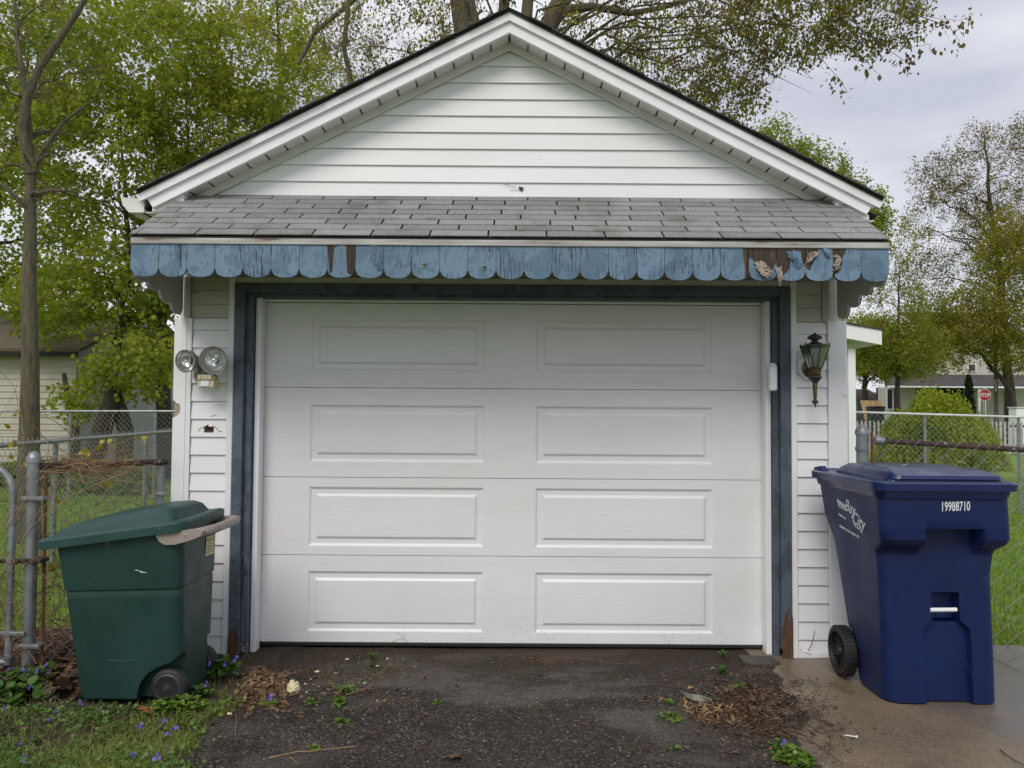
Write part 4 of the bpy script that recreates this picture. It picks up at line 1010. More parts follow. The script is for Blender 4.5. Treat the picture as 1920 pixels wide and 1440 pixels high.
fs.append(tuple(range(n_per-1,-1,-1))); fs.append(tuple((nr_-1)*n_per+k for k in range(n_per)))
mb.add(V,fs); body=mb.build('body',BLUE_BIN,bc,True)
# wheel arches
cut=MB(); wy=4.235; wr=.130
prof=[(wy+.16*math.cos(R_(a)),.13+.16*math.sin(R_(a))) for a in range(200,-1,-20)]+[(4.6,.0),(4.6,-.05),(wy-.15,-.05)]
cut.prism(prof,1.70,1.845,'X'); cut.prism(prof,2.31,2.5,'X')
co=bpy.data.objects.new('cutter',cut.build('cutter',DARK,None,mesh_only=True)); C.objects.link(co); boolean(body,co); bpy.data.objects.remove(co)
# rim and lid
def br(o_,z,yo=0): return ring(xl_(1.05)-o_,xr_(1.05)+o_,yfront(1.05)-o_-yo,yback(1.05)+o_,z,.065,7)
loft([br(-.006,1.015),br(.010,1.018),br(.016,1.045),br(.016,1.058),br(.004,1.060)]).build('rim',BLUE_LID,bc,True)
lid=loft([br(.026,1.052,.004),br(.034,1.054,.004),br(.036,1.086,.004),br(.028,1.094,.002),br(.006,1.096),br(-.004,1.092)]).build('lid',BLUE_LID,bc,True)
def rr(x0,x1,y0,y1,r,z): return ring(x0,x1,y0,y1,z,r,7)
zt2=1.150
loft([rr(1.778,2.348,3.668,4.30,.05,1.088),rr(1.782,2.344,3.672,4.29,.05,1.104),rr(1.790,2.336,3.652,4.29,.05,1.106),rr(1.800,2.328,3.658,4.28,.05,1.122),rr(1.825,2.300,3.76,4.24,.05,1.144),rr(1.90,2.22,3.86,4.18,.05,1.149)]).build('lid_dome',BLUE_LID,lid,True)
# light marks on the lid
for a,b in (((1692,873),(1700,870)),((1798,865),(1808,868))):
    A=G(*a,1.152); B=G(*b,1.152); MB().tube([A,B],.0014,4).build('scrape',PRINT_W,lid)
# hinge bar at the back with knuckles
m=MB(); m.tube([(1.74,4.425,1.085),(2.36,4.425,1.085)],.016,12); m.build('hinge_bar',BLUE_BIN,bc,True)
for x in (1.745,1.90,2.05,2.20,2.34):
    m=MB(); m.prism([(4.30,1.09),(4.35,1.118),(4.43,1.105),(4.44,1.07),(4.36,1.065)],x-.016,x+.016,'X'); m.build('hinge_knuckle',BLUE_BIN,bc)
# white catch bar
zc=W(1772,1142,3.80).z
m=MB(); p=W(1747,1142,3.75); q=W(1797,1142,3.75); m.tube([(p.x+.008,3.782,zc),(q.x+.008,3.782,zc+.002)],.0105,14); m.build('catch_bar',PLASTIC_W,bc,True)
# wheels
for s,xw in ((0,1.800),(1,2.385)):
    M=Matrix.Translation((xw,wy,wr))@Matrix.Rotation(R_(-90 if s==0 else 90),4,'Y')@Matrix.Rotation(.2,4,'Z')
    tw=.032
    w=MB().lathe([(wr-.035,-tw),(wr-.012,-tw),(wr,-tw*.6),(wr,tw*.6),(wr-.012,tw),(wr-.030,tw),(wr-.034,tw*.5),(wr-.034,-tw)],48,M,False).build('wheel',TYRE,bc,True)
    for k in range(40):
        a=2*math.pi*k/40; Mk=M@Matrix.Rotation(a,4,'Z'); MB().box((wr-.002,-.004,-tw*.85),(wr+.003,.004,tw*.85),Mk@Matrix.Rotation(.15,4,'X')).build('tread_block',TYRE,w) if s==0 else None
    MB().lathe([(wr-.034,tw*.3),(wr-.046,tw*.3),(wr-.046,-tw*.3),(wr-.034,-tw*.3)],40,M,False).build('rim',TYRE,w,True)
    for k in range(10):
        a=2*math.pi*k/10; Mk=M@Matrix.Rotation(a,4,'Z'); MB().bbox((.025,-.005,-.010),(wr-.036,.005,.014),.002,Mk).build('spoke',TYRE,w)
    MB().lathe([(.028,-.02),(.030,.020),(.024,.030),(.001,.031)],20,M).build('hub',TYRE,w,True)
MB().tube([(1.80,wy,wr),(2.39,wy,wr)],.011,8).build('axle',GALV,bc)
# number on the front, printed emblem on the side
p=W(1761,957,3.66)
text_mesh('19988710',.062,PRINT_W,bc,frame((p.x+.002,yfront(p.z-.012)-.0012,p.z-.002),(1,0,.03),(0,-.09,1)),name='number',sx=.56,space=1.0,bold=.0012)
def fs_(u,z): # point on the left side of the cart: u metres back from the front corner
    return Vector((xl_(z)-.0015,yfront(z)+u,z))
def side_frame(y,z): 
    x=xl_(z-.012)-.0018; return frame((x,y,z),(0,-1,-.10),(-.10,0,1))
# find side coordinates of the emblem by pixel: side plane is near x=1.742
def on_side(px_,py_,X=1.738):
    d=ray(px_,py_); t=X/d.x; return Vector((X,d.y*t,CAMH+d.z*t))
def sidetxt(txt,px_,py_,size,sx,shear=0,bold=0,drop=-.16,nm='lettering'):
    p=on_side(px_,py_); x=xl_(p.z-.012)-.0012
    p=on_side(px_,py_,x)
    return text_mesh(txt,size,PRINT_W,bc,frame((x,p.y,p.z),(0,-1,drop),(-.072,0,1)),name=nm,sx=sx,shear=shear,bold=bold)
sidetxt('Bay',1584,955,.088,.95,.30,.0008)
sidetxt('City',1597,979,.094,.90,.35,.0008)
sidetxt('A Beautiful View of Life',1572,965,.0170,.55,0,.0004)
sidetxt('MICHIGAN',1602,987,.014,1.0,0,.0003)
sidetxt('PROPERTY OF CITY OF BAY CITY',1574,988,.0185,.86,0,.0005,-.10)
# emblem left of the words: a row of leaning roof/tree strokes
m=MB()
for i in range(6):
    a=on_side(1570+i*2.6,936+i*2.1); b=on_side(1573+i*2.6,951+i*1.6); c_=on_side(1572.3+i*2.6,935.5+i*2.1); 
    for v in (a,b,c_): v.x=xl_(v.z-.012)-.0022
    m.add([a,c_,b,b+Vector((0,.006,0))],[(0,1,2,3)])
m.build('emblem',PRINT_W,bc)

# ================================================================== FENCES
def chain(A,B,z0a,z1a,z0b,z1b,pitch,parent,r=.0014,mat=None,barbs=False,name='wire_mesh'):
    """diamond wire net between ground points A and B; heights at both ends"""
    A=Vector((*A,0)); B=Vector((*B,0)); L=(B-A).length; u=(B-A)/L; nrm=Vector((-u.y,u.x,0)); mb=MB(); H=max(z1a-z0a,z1b-z0b)
    def P(s,h,o): 
        t=s/L; zlo=z0a+(z0b-z0a)*t; zhi=z1a+(z1b-z1a)*t; p=A+u*s; return Vector((p.x,p.y,zlo+(zhi-zlo)*h/H))+nrm*o
    nn=int((L+H)/pitch)+2
    for d,off in ((1,.0018),(-1,-.0018)):
        for i in range(-int(H/pitch)-2,nn+1):
            s0=i*pitch; segs=[]
            # line s = s0 + d*h
            hs=[0,H]
            lo,hi=0,H
            if d==1: lo=max(lo,-s0); hi=min(hi,L-s0)
            else: lo=max(lo,s0-L); hi=min(hi,s0)
            if hi-lo<.01: continue
            mb.tube([P(s0+d*lo,lo,off),P(s0+d*hi,hi,off)],r,3,False)
    if barbs:
        s=0
        while s<L:
            mb.tube([P(s-.012,H,-.02),P(s,H+.045,0),P(s+.004,H+.055,.01)],r*1.3,3,False); mb.tube([P(s+.012,H,.02),P(s,H+.045,0),P(s-.010,H+.052,0)],r*1.3,3,False); s+=pitch
    o=mb.build(name,mat or WIRE,parent); o['kind']='stuff'; return o
def capped_post(x,y,h,r,parent,mat=GALV,z0=-.05):
    MB().lathe([(r,z0),(r,h-.045)],16,Matrix.Translation((x,y,0))).build('post',mat,parent,True)
    MB().lathe([(r*1.18,h-.06),(r*1.2,h-.04),(r*1.05,h-.028),(r*.75,h-.010),(r*.3,h),(.001,h+.001)],16,Matrix.Translation((x,y,0))).build('post_cap',mat,parent,True)
# F2: left fence joining the garage
f2=thing('chain_link_fence','short chain link panel with a rusty rail between the gate post and garage corner','fence',(-2.52,4.07,0),group=None)
capped_post(-2.505,4.07,1.185,.031,f2)
MB().tube([(-2.48,4.075,1.105),(-2.05,4.62,1.098)],.019,10).build('top_rail',RUST,f2,True)
MB().tube([(-2.45,4.085,1.06),(-2.45,4.10,.02)],.010,6).build('tension_bar',RUST_BAR,f2)
MB().tube([(-2.075,4.60,-.03),(-2.075,4.60,1.07)],.022,10).build('end_post',GALV,f2,True)
chain((-2.46,4.10),(-2.07,4.61),.03,1.09,.03,1.085,.075,f2)
for z in (.94,.62,.18):
    MB().bbox((-2.545,4.03,z-.011),(-2.43,4.105,z+.011),.004).build('clamp',RUST if z==.62 else GALV,f2)
MB().bbox((-2.10,4.57,.90),(-2.03,4.62,.92),.004).build('clamp',GALV,f2)
# gate
gt=thing('chain_link_gate','pipe framed chain link gate with a rounded corner at the left edge of the photo','gate',(-3.0,4.04,0))
gx=-2.590
pts=[(-3.6,4.04,1.115),(-2.74,4.04,1.115)]+[(gx-.15+.15*math.sin(R_(a)),4.04,.965+.15*math.cos(R_(a))) for a in range(10,91,16)]+[(gx,4.04,.09)]
MB().tube(pts,.018,12).build('gate_frame',GALV,gt,True)
MB().tube([(gx,4.04,.10),(-3.6,4.04,.10)],.018,12).build('bottom_pipe',GALV,gt,True)
MB().tube([(gx-.075,4.035,.06),(gx-.075,4.035,.93)],.007,6).build('tension_bar',GALV_BRIGHT,gt,True)
chain((-3.6,4.045),(gx-.07,4.045),.08,1.10,.08,1.00,.075,gt)
for z in (.82,.62,.25,.13):
    MB().lathe([(.024,z-.012),(.025,z),(.024,z+.012)],12,Matrix.Translation((gx,4.04,0))).build('hinge_band',GALV,gt,True)
    if z in (.62,.25): MB().bbox((gx-.09,4.02,z-.010),(gx+.09,4.035,z+.010),.003).build('hinge_strap',RUST if z==.62 else GALV,gt)
for xx in (gx-.055,gx+.045): 
    MB().lathe([(.014,0),(.014,.012),(.009,.016),(.001,.017)],8,Matrix.Translation((xx,4.02,.62))@Matrix.Rotation(R_(90),4,'X')).build('bolt',RUST,gt,True)
# F1: side fence running back on the left
f1=thing('chain_link_fence','chain link fence running back into the left yard, its wire ends twisted above the rail','fence',(-4.3,6.4,0))
A1=(-4.12,5.6); B1=(-4.90,11.6)
MB().tube([(A1[0],A1[1],1.10),(B1[0],B1[1],1.10)],.021,10).build('top_rail',GALV,f1,True)
chain(A1,B1,-.03,1.10,-.03,1.10,.085,f1,r=.0017,barbs=True)
for t in (.30,.72): 
    x,y=A1[0]+(B1[0]-A1[0])*t,A1[1]+(B1[1]-A1[1])*t; MB().tube([(x,y,-.05),(x,y,1.09)],.026,10).build('post',GALV,f1,True)
# F3, F4 far left
def straight_fence(label,Y,xpx0,xpx1,ypx,posts,pitch,zbot,mat=GALV_BRIGHT,r=.018,ypx1=None):
    a=W(xpx0,ypx,Y); b=W(xpx1,ypx1 or ypx,Y)
    f=thing('chain_link_fence',label,'fence',((a.x+b.x)/2,Y,-.04))
    MB().tube([a,b],r,8).build('top_rail',mat,f,True)
    chain((a.x,Y),(b.x,Y),zbot,a.z,zbot,b.z,pitch,f,r=.0016)
    for p in posts:
        x=W(p,ypx,Y).x; z=a.z+(b.z-a.z)*(x-a.x)/(b.x-a.x); MB().tube([(x,Y+.03,-.05),(x,Y+.03,z+.02)],r*1.25,8).build('post',GALV if mat is GALV_BRIGHT else mat,f,True)
    return f
straight_fence('chain link fence across the left yard in front of the beige garage',12.2,-60,420,771,(-30,130,290,440),.085,-.04,GALV)
straight_fence('farther, taller chain link fence behind the dark trunks, toward the far white house',20,100,420,750,(154,252,314,400),.10,-.04,GALV,.016)
straight_fence('long chain link fence with a bright top rail crossing the lawn behind the navy cart',11.5,1560,2010,771.5,(1560,1736,1912),.085,-.04,GALV_BRIGHT,.018,785)
# F5 right near
f5=thing('chain_link_fence','wide meshed chain link fence with a rusty top rail, beside the navy cart','fence',(2.15,4.72,0))
capped_post(2.135,4.72,1.345,.034,f5)
for z in (1.06,1.20): MB().lathe([(.039,z-.012),(.040,z),(.039,z+.012)],16,Matrix.Translation((2.135,4.72,0))).build('clamp',GALV,f5,True)
MB().tube([(2.21,4.715,1.25),(2.26,4.71,1.248)],.026,12).build('rail_end',GALV,f5,True)
MB().tube([(2.25,4.71,1.248),(3.7,4.31,1.17)],.0165,12).build('top_rail',RUST,f5,True)
MB().tube([(2.19,4.71,1.30),(2.19,4.71,.02)],.008,6).build('tension_bar',RUST_BAR,f5)
MB().bbox((2.14,4.69,1.085),(2.215,4.705,1.10),.003).build('hook',RUST_BAR,f5)
chain((2.19,4.705),(3.7,4.30),.03,1.275,.03,1.205,.108,f5,r=.0021)

# ================================================================== TREES
def bez(p0,p1,p2,n): 
    t=np.linspace(0,1,n)[:,None]; return (1-t)**2*p0+2*t*(1-t)*p1+t*t*p2
def np_tubes(polys,radii,n,mat,name):
    """many tubes of equal point count -> one mesh"""
    P=np.array(polys); Rr=np.array(radii); B,m,_=P.shape
    D=np.gradient(P,axis=1); D/=np.linalg.norm(D,axis=2,keepdims=True)+1e-9
    ref=np.where(np.abs(D[...,2:3])>.9,np.array([1.,0,0]),np.array([0,0,1.])); U=np.cross(D,ref); U/=np.linalg.norm(U,axis=2,keepdims=True)+1e-9; Wd=np.cross(D,U)
    a=np.arange(n)*2*np.pi/n
    V=P[:,:,None,:]+(U[:,:,None,:]*np.cos(a)[None,None,:,None]+Wd[:,:,None,:]*np.sin(a)[None,None,:,None])*Rr[:,:,None,None]
    i=np.arange(m-1)[:,None]*n; k=np.arange(n)[None,:]; k2=(k+1)%n
    F=np.stack([i+k,i+k2,i+n+k2,i+n+k],-1).reshape(-1,4); F=F[None]+(np.arange(B)*m*n)[:,None,None]
    return V.reshape(-1,3),F.reshape(-1,4)
def tree(name,label,trunk_pts,trunk_r,lobes,counts,leaf,seed,bark=BARK,group=None,sizes=(.35,.12),droop=0.,twigs_on=True,leafpos=None,cat='tree',r_lv=(.5,.42,.5,.6),wob=.18):
    """trunk_pts world polyline; lobes [(cx,cy,cz,rx,ry,rz,w)]; counts branches per level; leaf=(n,size,mat,tpl,spread)"""
    r=np.random.default_rng(seed); tp=np.array([list(p) for p in trunk_pts],dtype=float)
    t=thing(name,label,cat,tuple(tp[0]),group=group)
    # resample the trunk
    m0=14; s=np.linspace(0,len(tp)-1,m0); TR=np.stack([np.interp(s,range(len(tp)),tp[:,k]) for k in range(3)],1)
    TR[1:,:2]+=r.normal(0,trunk_r*wob,(m0-1,2)); tr=np.linspace(trunk_r,trunk_r*.07,m0); tr[0]*=1.35; tr[1]*=1.1
    verts=[];faces=[];off=0
    def addm(VF):
        nonlocal off; V,F=VF; verts.append(V); faces.append(F+off); off+=len(V)
    L=np.array(lobes); w=L[:,6]/L[:,6].sum()
    def sample(n,shell=.5):
        k=r.choice(len(L),n,p=w); d=r.normal(size=(n,3)); d/=np.linalg.norm(d,axis=1,keepdims=True); rad=(shell+(1-shell)*r.uniform(0,1,n))**.6
        return L[k,:3]+d*L[k,3:6]*rad[:,None]
    addm(np_tubes([TR],[tr],12,bark,''))
    nodes=TR[4:]; nr=tr[4:]; nd=np.gradient(TR,axis=0)[4:]
    leafpts=[]
    for lv,cn in enumerate(counts):
        T=sample(cn,[.45,.5,.4,.3][min(lv,3)])
        D=T[:,None,:]-nodes[None]; dist=np.linalg.norm(D,axis=2)
        if lv==0: score=dist+np.abs((T[:,2:3]-nodes[None,:,2]) - .55*dist)*.8+np.where(nodes[None,:,2]>T[:,2:3],2.,0)
        else: score=dist+np.where(nodes[None,:,2]>T[:,2:3]+.4,.5*dist,0)
        j=score.argmin(1); P0=nodes[j]; R0=nr[j]*r_lv[min(lv,3)]; dd=nd[j]/(np.linalg.norm(nd[j],axis=1,keepdims=True)+1e-9)
        ln=dist[np.arange(cn),j][:,None]; mxl=[99,99,2.2,1.2][min(lv,3)]
        cl=np.minimum(1,mxl/np.maximum(ln,1e-3)); T=P0+(T-P0)*cl; ln=ln*cl
        mid=P0+dd*ln*.35+(T-P0)*.25+r.normal(0,.08,(cn,3))*ln
        mid[:,2]+=ln[:,0]*.05
        end=T.copy(); end[:,2]-=droop*ln[:,0]*(.5 if lv<2 else 1.)
        mp_=[9,8,6,5][min(lv,3)]
        tt=np.linspace(0,1,mp_)[None,:,None]; PL=(1-tt)**2*P0[:,None]+2*tt*(1-tt)*mid[:,None]+tt*tt*end[:,None]
        jit=r.normal(0,.025,(cn,mp_,3))*ln[:,:,None]; jit[:,0]=0; PL=PL+jit
        R1=np.maximum(R0,.004); RR=R1[:,None]*(np.linspace(1,.02,mp_)[None]**.8 if lv<2 else np.linspace(1,.30,mp_)[None])
        addm(np_tubes(PL,RR,[8,6,4,3][min(lv,3)],bark,''))
        newn=PL[:,1:].reshape(-1,3); newr=RR[:,1:].reshape(-1); newd=np.gradient(PL,axis=1)[:,1:].reshape(-1,3)
        if lv<2: nodes=np.concatenate([nodes,newn]); nr=np.concatenate([nr,newr]); nd=np.concatenate([nd,newd])
        else: nodes,nr,nd=newn,newr,newd
        if lv<2: leafpts.append(PL[:,-3:].reshape(-1,3))
        if lv>=len(counts)-2: leafpts.append(PL[:,1:].reshape(-1,3))
    me=np_mesh('trunk',np.concatenate(verts)-tp[0],np.concatenate(faces),bark,4,True); link('trunk',me,t)
    lp=np.concatenate(leafpts)
    if not isinstance(leaf,list): leaf=[leaf]
    for q,(n,size,mat,tpl,spread,dn) in enumerate(leaf):
        nc_=max(1,n//7); k=r.integers(0,len(lp),nc_); ctr=lp[k]+r.normal(0,spread,(nc_,3)); ci=r.integers(0,nc_,n); pos=ctr[ci]+r.normal(0,size*.95,(n,3))-tp[0]; 
        me=scatter('crown',pos,size,mat,tpl,1.,dn,seed=seed+q); o=link('crown',me,t)
    return t
def pt(x,y,Y): return tuple(W(x,y,Y))
def gp_(x,Y,z=-.05): v=W(x,770,Y); return (v.x,Y,z)
def lobe(x,y,Y,rxpx,rypx,ry,w=1):
    c=W(x,y,Y); s=Y/FPX; return (c.x,c.y,c.z,rxpx*s,ry,rypx*s,w)

# slim tree in front of the beige garage (left)
Y=8.6
tree('bare_tree','slender grey barked tree, forked and nearly leafless, at the left edge of the photo',[gp_(58,Y),pt(57,700,Y),pt(56,560,Y),pt(56,400,Y),pt(60,300,Y),pt(48,180,Y),pt(30,60,Y),pt(20,-120,Y)],.104,
 [lobe(20,60,Y,110,120,.8,2),lobe(120,120,Y,80,150,.7,2),lobe(60,-120,Y,160,120,1.0,2),lobe(-60,200,Y,90,160,.8,1.5),lobe(110,330,Y,60,70,.5,.6)],(7,26,170,420),
 [(900,.030,LF_BROWN,'rhomb',.05,.3),(500,.035,LF_OLIVE,'rhomb',.05,.3)],3,BARK,wob=.05)
t_=[o for o in C.objects if o.name=='bare_tree'][0]
# second stem of the fork
m=MB(); m.tube([W(62,325,8.6),W(52,290,8.55),W(42,240,8.5),W(52,180,8.5),W(75,125,8.5),W(108,80,8.5),W(150,15,8.5),W(190,-60,8.5)],[.075,.06,.050,.048,.042,.036,.030,.022],9); m.tube([W(62,318,8.6),W(90,270,8.6),W(120,228,8.6),W(160,198,8.6),W(180,185,8.6)],[.035,.028,.02,.014,.006],6); m.tube([W(58,395,8.6),W(35,375,8.5),W(10,350,8.5),W(-30,330,8.5)],[.04,.032,.026,.02],7)
m.build('limb',BARK,t_,True)
# leafy maples behind, left
Y=15.5
tree('maple_tree','green leafy maple with a dark twisted trunk between the beige garage and the white garage',[gp_(160,Y),pt(205,790,Y),pt(212,700,Y),pt(222,620,Y),pt(236,560,Y),pt(240,450,Y),pt(232,330,Y),pt(225,200,Y)],.15,
 [lobe(190,300,Y,170,150,1.8,3),lobe(120,560,Y,110,80,1.6,1.3),lobe(250,520,Y,90,110,1.5,1.3),lobe(300,120,Y,150,140,1.8,2),lobe(90,110,Y,130,150,1.8,2),lobe(250,690,Y-1,75,60,.9,.7),lobe(150,745,Y-1,45,40,.7,.18)],(12,70,500,2000),
 [(19000,.080,LF_MAPLE,'maple',.15,.5),(11000,.075,LF_MAPLE_Y,'maple',.14,.5)],21,BARK_DARK,'maples massed behind the left fence',droop=.05)
tree('maple_tree','maple whose straight dark trunk stands hard against the left corner of the white garage',[gp_(322,Y+1),pt(308,700,Y+1),pt(303,600,Y+1),pt(330,480,Y+1),pt(352,350,Y+1),pt(350,180,Y+1)],.17,
 [lobe(400,260,Y+1,170,130,1.8,3),lobe(330,480,Y+1,90,110,1.4,1.5),lobe(480,120,Y+1,150,110,1.8,2),lobe(290,620,Y+1,50,80,1,.6)],(12,60,400,1500),
 [(8000,.080,LF_MAPLE,'maple',.15,.5),(13000,.075,LF_MAPLE_Y,'maple',.14,.5)],22,BARK_DARK,'maples massed behind the left fence',droop=.05)
tree('maple_tree','maple behind the slim bare tree, its low boughs hanging over the beige garage roof',[gp_(-60,Y+2.5),pt(-60,600,Y+2.5),pt(-20,400,Y+2.5),pt(40,250,Y+2.5),pt(60,60,Y+2.5)],.2,
 [lobe(40,420,Y+2.5,140,150,1.6,2),lobe(20,180,Y+2.5,150,150,1.6,2),lobe(90,560,Y+2.5,90,50,1.2,.7),lobe(190,30,Y+2.5,160,100,1.6,1.5)],(10,50,350,1300),
 [(15000,.092,LF_MAPLE,'maple',.18,.5)],23,BARK_DARK,'maples massed behind the left fence')
tree('maple_tree','yellow green maple top rising over the left slope of the garage roof',[gp_(520,22),pt(520,500,22),pt(510,300,22),pt(530,150,22),pt(520,-50,22)],.22,
 [lobe(480,130,22,170,150,2.2,2),lobe(620,90,22,110,120,1.8,1.0),lobe(380,-20,22,200,120,2,2),lobe(560,-40,22,140,100,2,1)],(12,60,400,1500),
 [(11500,.095,LF_MAPLE_Y,'tri3',.16,.5),(4000,.10,LF_OLIVE,'tri3',.16,.5)],24,BARK_DARK,'maples massed behind the left fence')
# trunks at the foot of the maples: buttress stems
m=MB(); 
for a,b,c_ in (((175,845),(190,790),(212,740)),((238,850),(232,800),(218,755)),((150,760),(128,790),(118,730))):
    pass
mt=thing('tree_trunk','leaning dark lower trunks crossing in a V behind the left chain link fence','tree trunk',gp_(200,14.2))
MB().tube([gp_(170,14.2),pt(185,820,14.2),pt(202,770,14.2),pt(214,735,14.2)],[.19,.17,.15,.12],10).build('stem',BARK_DARK,mt,True)
MB().tube([gp_(232,14.4),pt(236,810,14.4),pt(226,770,14.4),pt(212,720,14.4)],[.17,.15,.13,.10],10).build('stem',BARK_DARK,mt,True)
MB().tube([gp_(148,14.8),pt(140,800,14.8),pt(128,752,14.8),pt(120,700,14.8)],[.10,.08,.06,.04],8).build('stem',BARK_DARK,mt,True)
# big tree behind the garage
Y=15
big=tree('large_maple','big old tree with thick trunks behind the roof peak and sparse drooping olive buds','' and [] or [gp_(940,Y),pt(940,300,Y),pt(942,80,Y),pt(944,-60,Y),pt(945,-260,Y)],.24,
 [lobe(740,70,Y,170,120,1.8,3.0),lobe(850,-10,Y,120,80,1.6,1.2),lobe(1130,60,Y,130,110,1.8,2.4),lobe(1260,110,Y-.5,130,120,1.6,3.0),lobe(1370,90,Y-1,120,120,1.6,2.4),lobe(1480,35,Y-2,130,85,1.2,2.6),lobe(1640,25,Y-2,100,70,1.0,1.9),lobe(1000,-130,Y,420,90,2.0,1.6),lobe(1400,-110,Y-2,300,80,1.8,1.4),lobe(1370,190,Y-1,50,50,.8,.5)],(16,130,1300,4600),
 [(19000,.068,LF_OLIVE,'rhomb',.07,.9),(7000,.070,LF_MAPLE_Y,'rhomb',.07,.9)],31,BARK,None,droop=.16,r_lv=(.24,.36,.40,.60))
m=MB(); m.tube([gp_(880,Y),pt(875,200,Y),pt(868,60,Y),pt(855,-30,Y),pt(840,-160,Y)],[.26,.22,.18,.165,.15],12)
m.tube([pt(935,300,Y),pt(900,80,Y),pt(884,10,Y),pt(876,-90,Y)],[.12,.10,.085,.07],9)
m.tube([pt(960,300,Y),pt(1010,110,Y),pt(1028,50,Y),pt(1048,8,Y),pt(1075,-30,Y),pt(1100,-110,Y)],[.24,.20,.19,.175,.16,.14],12)
m.tube([pt(985,160,Y),pt(985,60,Y),pt(990,0,Y),pt(990,-120,Y)],[.14,.12,.11,.10],10)
m.tube([pt(1035,45,Y),pt(1060,20,Y),pt(1110,12,Y),pt(1180,25,Y),pt(1240,15,Y),pt(1320,-10,Y)],[.12,.10,.08,.06,.05,.04],8)
m.tube([pt(660,165,Y),pt(645,90,Y),pt(652,20,Y),pt(660,-70,Y)],[.05,.05,.045,.04],7); m.tube([pt(560,120,Y),pt(590,60,Y),pt(640,20,Y),pt(700,-30,Y)],[.04,.045,.045,.05],7)
m.build('limb',BARK,big,True)
# long reaching sprays at the upper right
sp=MB(); lp=[]
for P in ([(1360,-20),(1470,0),(1580,10),(1680,20),(1760,35),(1800,38),(1826,28)],[(1500,-10),(1570,60),(1620,110),(1645,138)],[(1420,0),(1480,60),(1540,110),(1575,150),(1590,175)],[(1700,22),(1780,50),(1800,78)],[(1540,20),(1640,70),(1700,90),(1748,82)],[(1300,90),(1370,130),(1420,150),(1430,165)],[(1250,130),(1330,170),(1400,195),(1450,197)],[(1560,0),(1620,60),(1690,110),(1706,122)]):
    Yq=13.0; pp=[np.array(pt(a,b,Yq)) for a,b in P]; n=len(pp); sp.tube(pp,[max(.003,.009*(1-i/n)) for i in range(n)],5)
    for a,b in zip(pp,pp[1:]):
        for k in range(16): lp.append(a+(b-a)*random.random()+rng.normal(0,.075,3)+np.array([0,0,-.06]))
sp.build('spray',BARK,big,True)
me=scatter('crown',np.array(lp)-np.array(list(big.location)),.095,LF_OLIVE,'rhomb',1,.8,seed=5); link('crown',me,big)
# bright tree behind the right slope
Y=24
tree('spring_tree','dense bright green tree showing above the lower right slope of the garage roof',[gp_(1500,Y),pt(1500,600,Y),pt(1505,400,Y),pt(1500,300,Y)],.25,
 [lobe(1450,315,Y,72,95,1.2,2.0),lobe(1520,365,Y,78,100,1.3,2.2),lobe(1590,415,Y,66,90,1.2,2),lobe(1632,440,Y,34,60,.7,.6)],(10,60,450,1500),
 [(20000,.115,LF_BRIGHT,'tri3',.13,-.6)],41,BARK_DARK)
# young tree right of the shed
Y=30
tree('young_tree','slim young yellow green tree with ascending branches behind the weeping shrub',[gp_(1683,Y),pt(1683,730,Y),pt(1684,640,Y),pt(1684,570,Y),pt(1686,500,Y)],.12,
 [lobe(1685,655,Y,95,62,1.4,2.8),lobe(1685,560,Y,62,65,1.3,.8),lobe(1690,450,Y,42,60,.9,.35),lobe(1640,640,Y,45,45,1,.8)],(16,90,500,1500),
 [(12000,.085,LF_GOLD,'rhomb',.14,0),(8000,.085,LF_BRIGHT,'rhomb',.14,0)],42,BARK_DARK)
# right big trees
Y=36
tree('budding_tree','tall wide tree with red brown buds against the sky, far right',[gp_(1895,Y),pt(1893,700,Y),pt(1880,560,Y),pt(1865,430,Y),pt(1850,330,Y),pt(1850,250,Y)],.25,
 [lobe(1850,330,Y,100,110,2.4,3),lobe(1770,420,Y,70,110,2,2),lobe(1760,330,Y,60,45,1.5,.7),lobe(1900,450,Y,90,130,2,2.5),lobe(1730,560,Y,50,90,1.6,1.3),lobe(1950,260,Y,60,60,1.6,1)],(14,90,650,2300),
 [(8000,.095,LF_BROWN,'rhomb',.15,0),(9000,.095,LF_OLIVE,'rhomb',.15,0),(5000,.095,LF_GOLD,'rhomb',.15,0)],43,BARK_DARK,r_lv=(.42,.4,.45,.6))
Y=32
tree('golden_tree','broad tree with golden green leaves and low spreading limbs over the far white house',[gp_(1906,Y),pt(1900,745,Y),pt(1880,712,Y),pt(1850,680,Y),pt(1830,640,Y),pt(1820,590,Y)],.15,
 [lobe(1830,600,Y,85,70,1.8,2.2),lobe(1890,540,Y,90,100,1.8,2.6),lobe(1750,610,Y,50,60,1.4,1.2),lobe(1900,430,Y,50,50,1.4,1.0),lobe(1900,660,Y,60,45,1.4,1.2),lobe(1890,470,Y,55,60,1.5,1),lobe(1780,660,Y,55,35,1.2,.7)],(12,80,550,1800),
 [(34000,.100,LF_GOLD,'rhomb',.17,.2)],44,BARK_DARK)
# mid foliage low behind the shed
Y=52
tree('background_tree','round yellow green tree low behind the shed roof and the parked car',[gp_(1622,Y),pt(1622,700,Y),pt(1625,640,Y)],.25,
 [lobe(1615,650,Y,62,62,2,2),lobe(1680,670,Y,60,50,2,1.3),lobe(1760,650,Y,50,60,2,1)],(8,50,350,900),
 [(17000,.16,LF_BRIGHT,'rhomb',.28,0),(9000,.16,LF_GOLD,'rhomb',.28,0)],45,BARK_DARK)
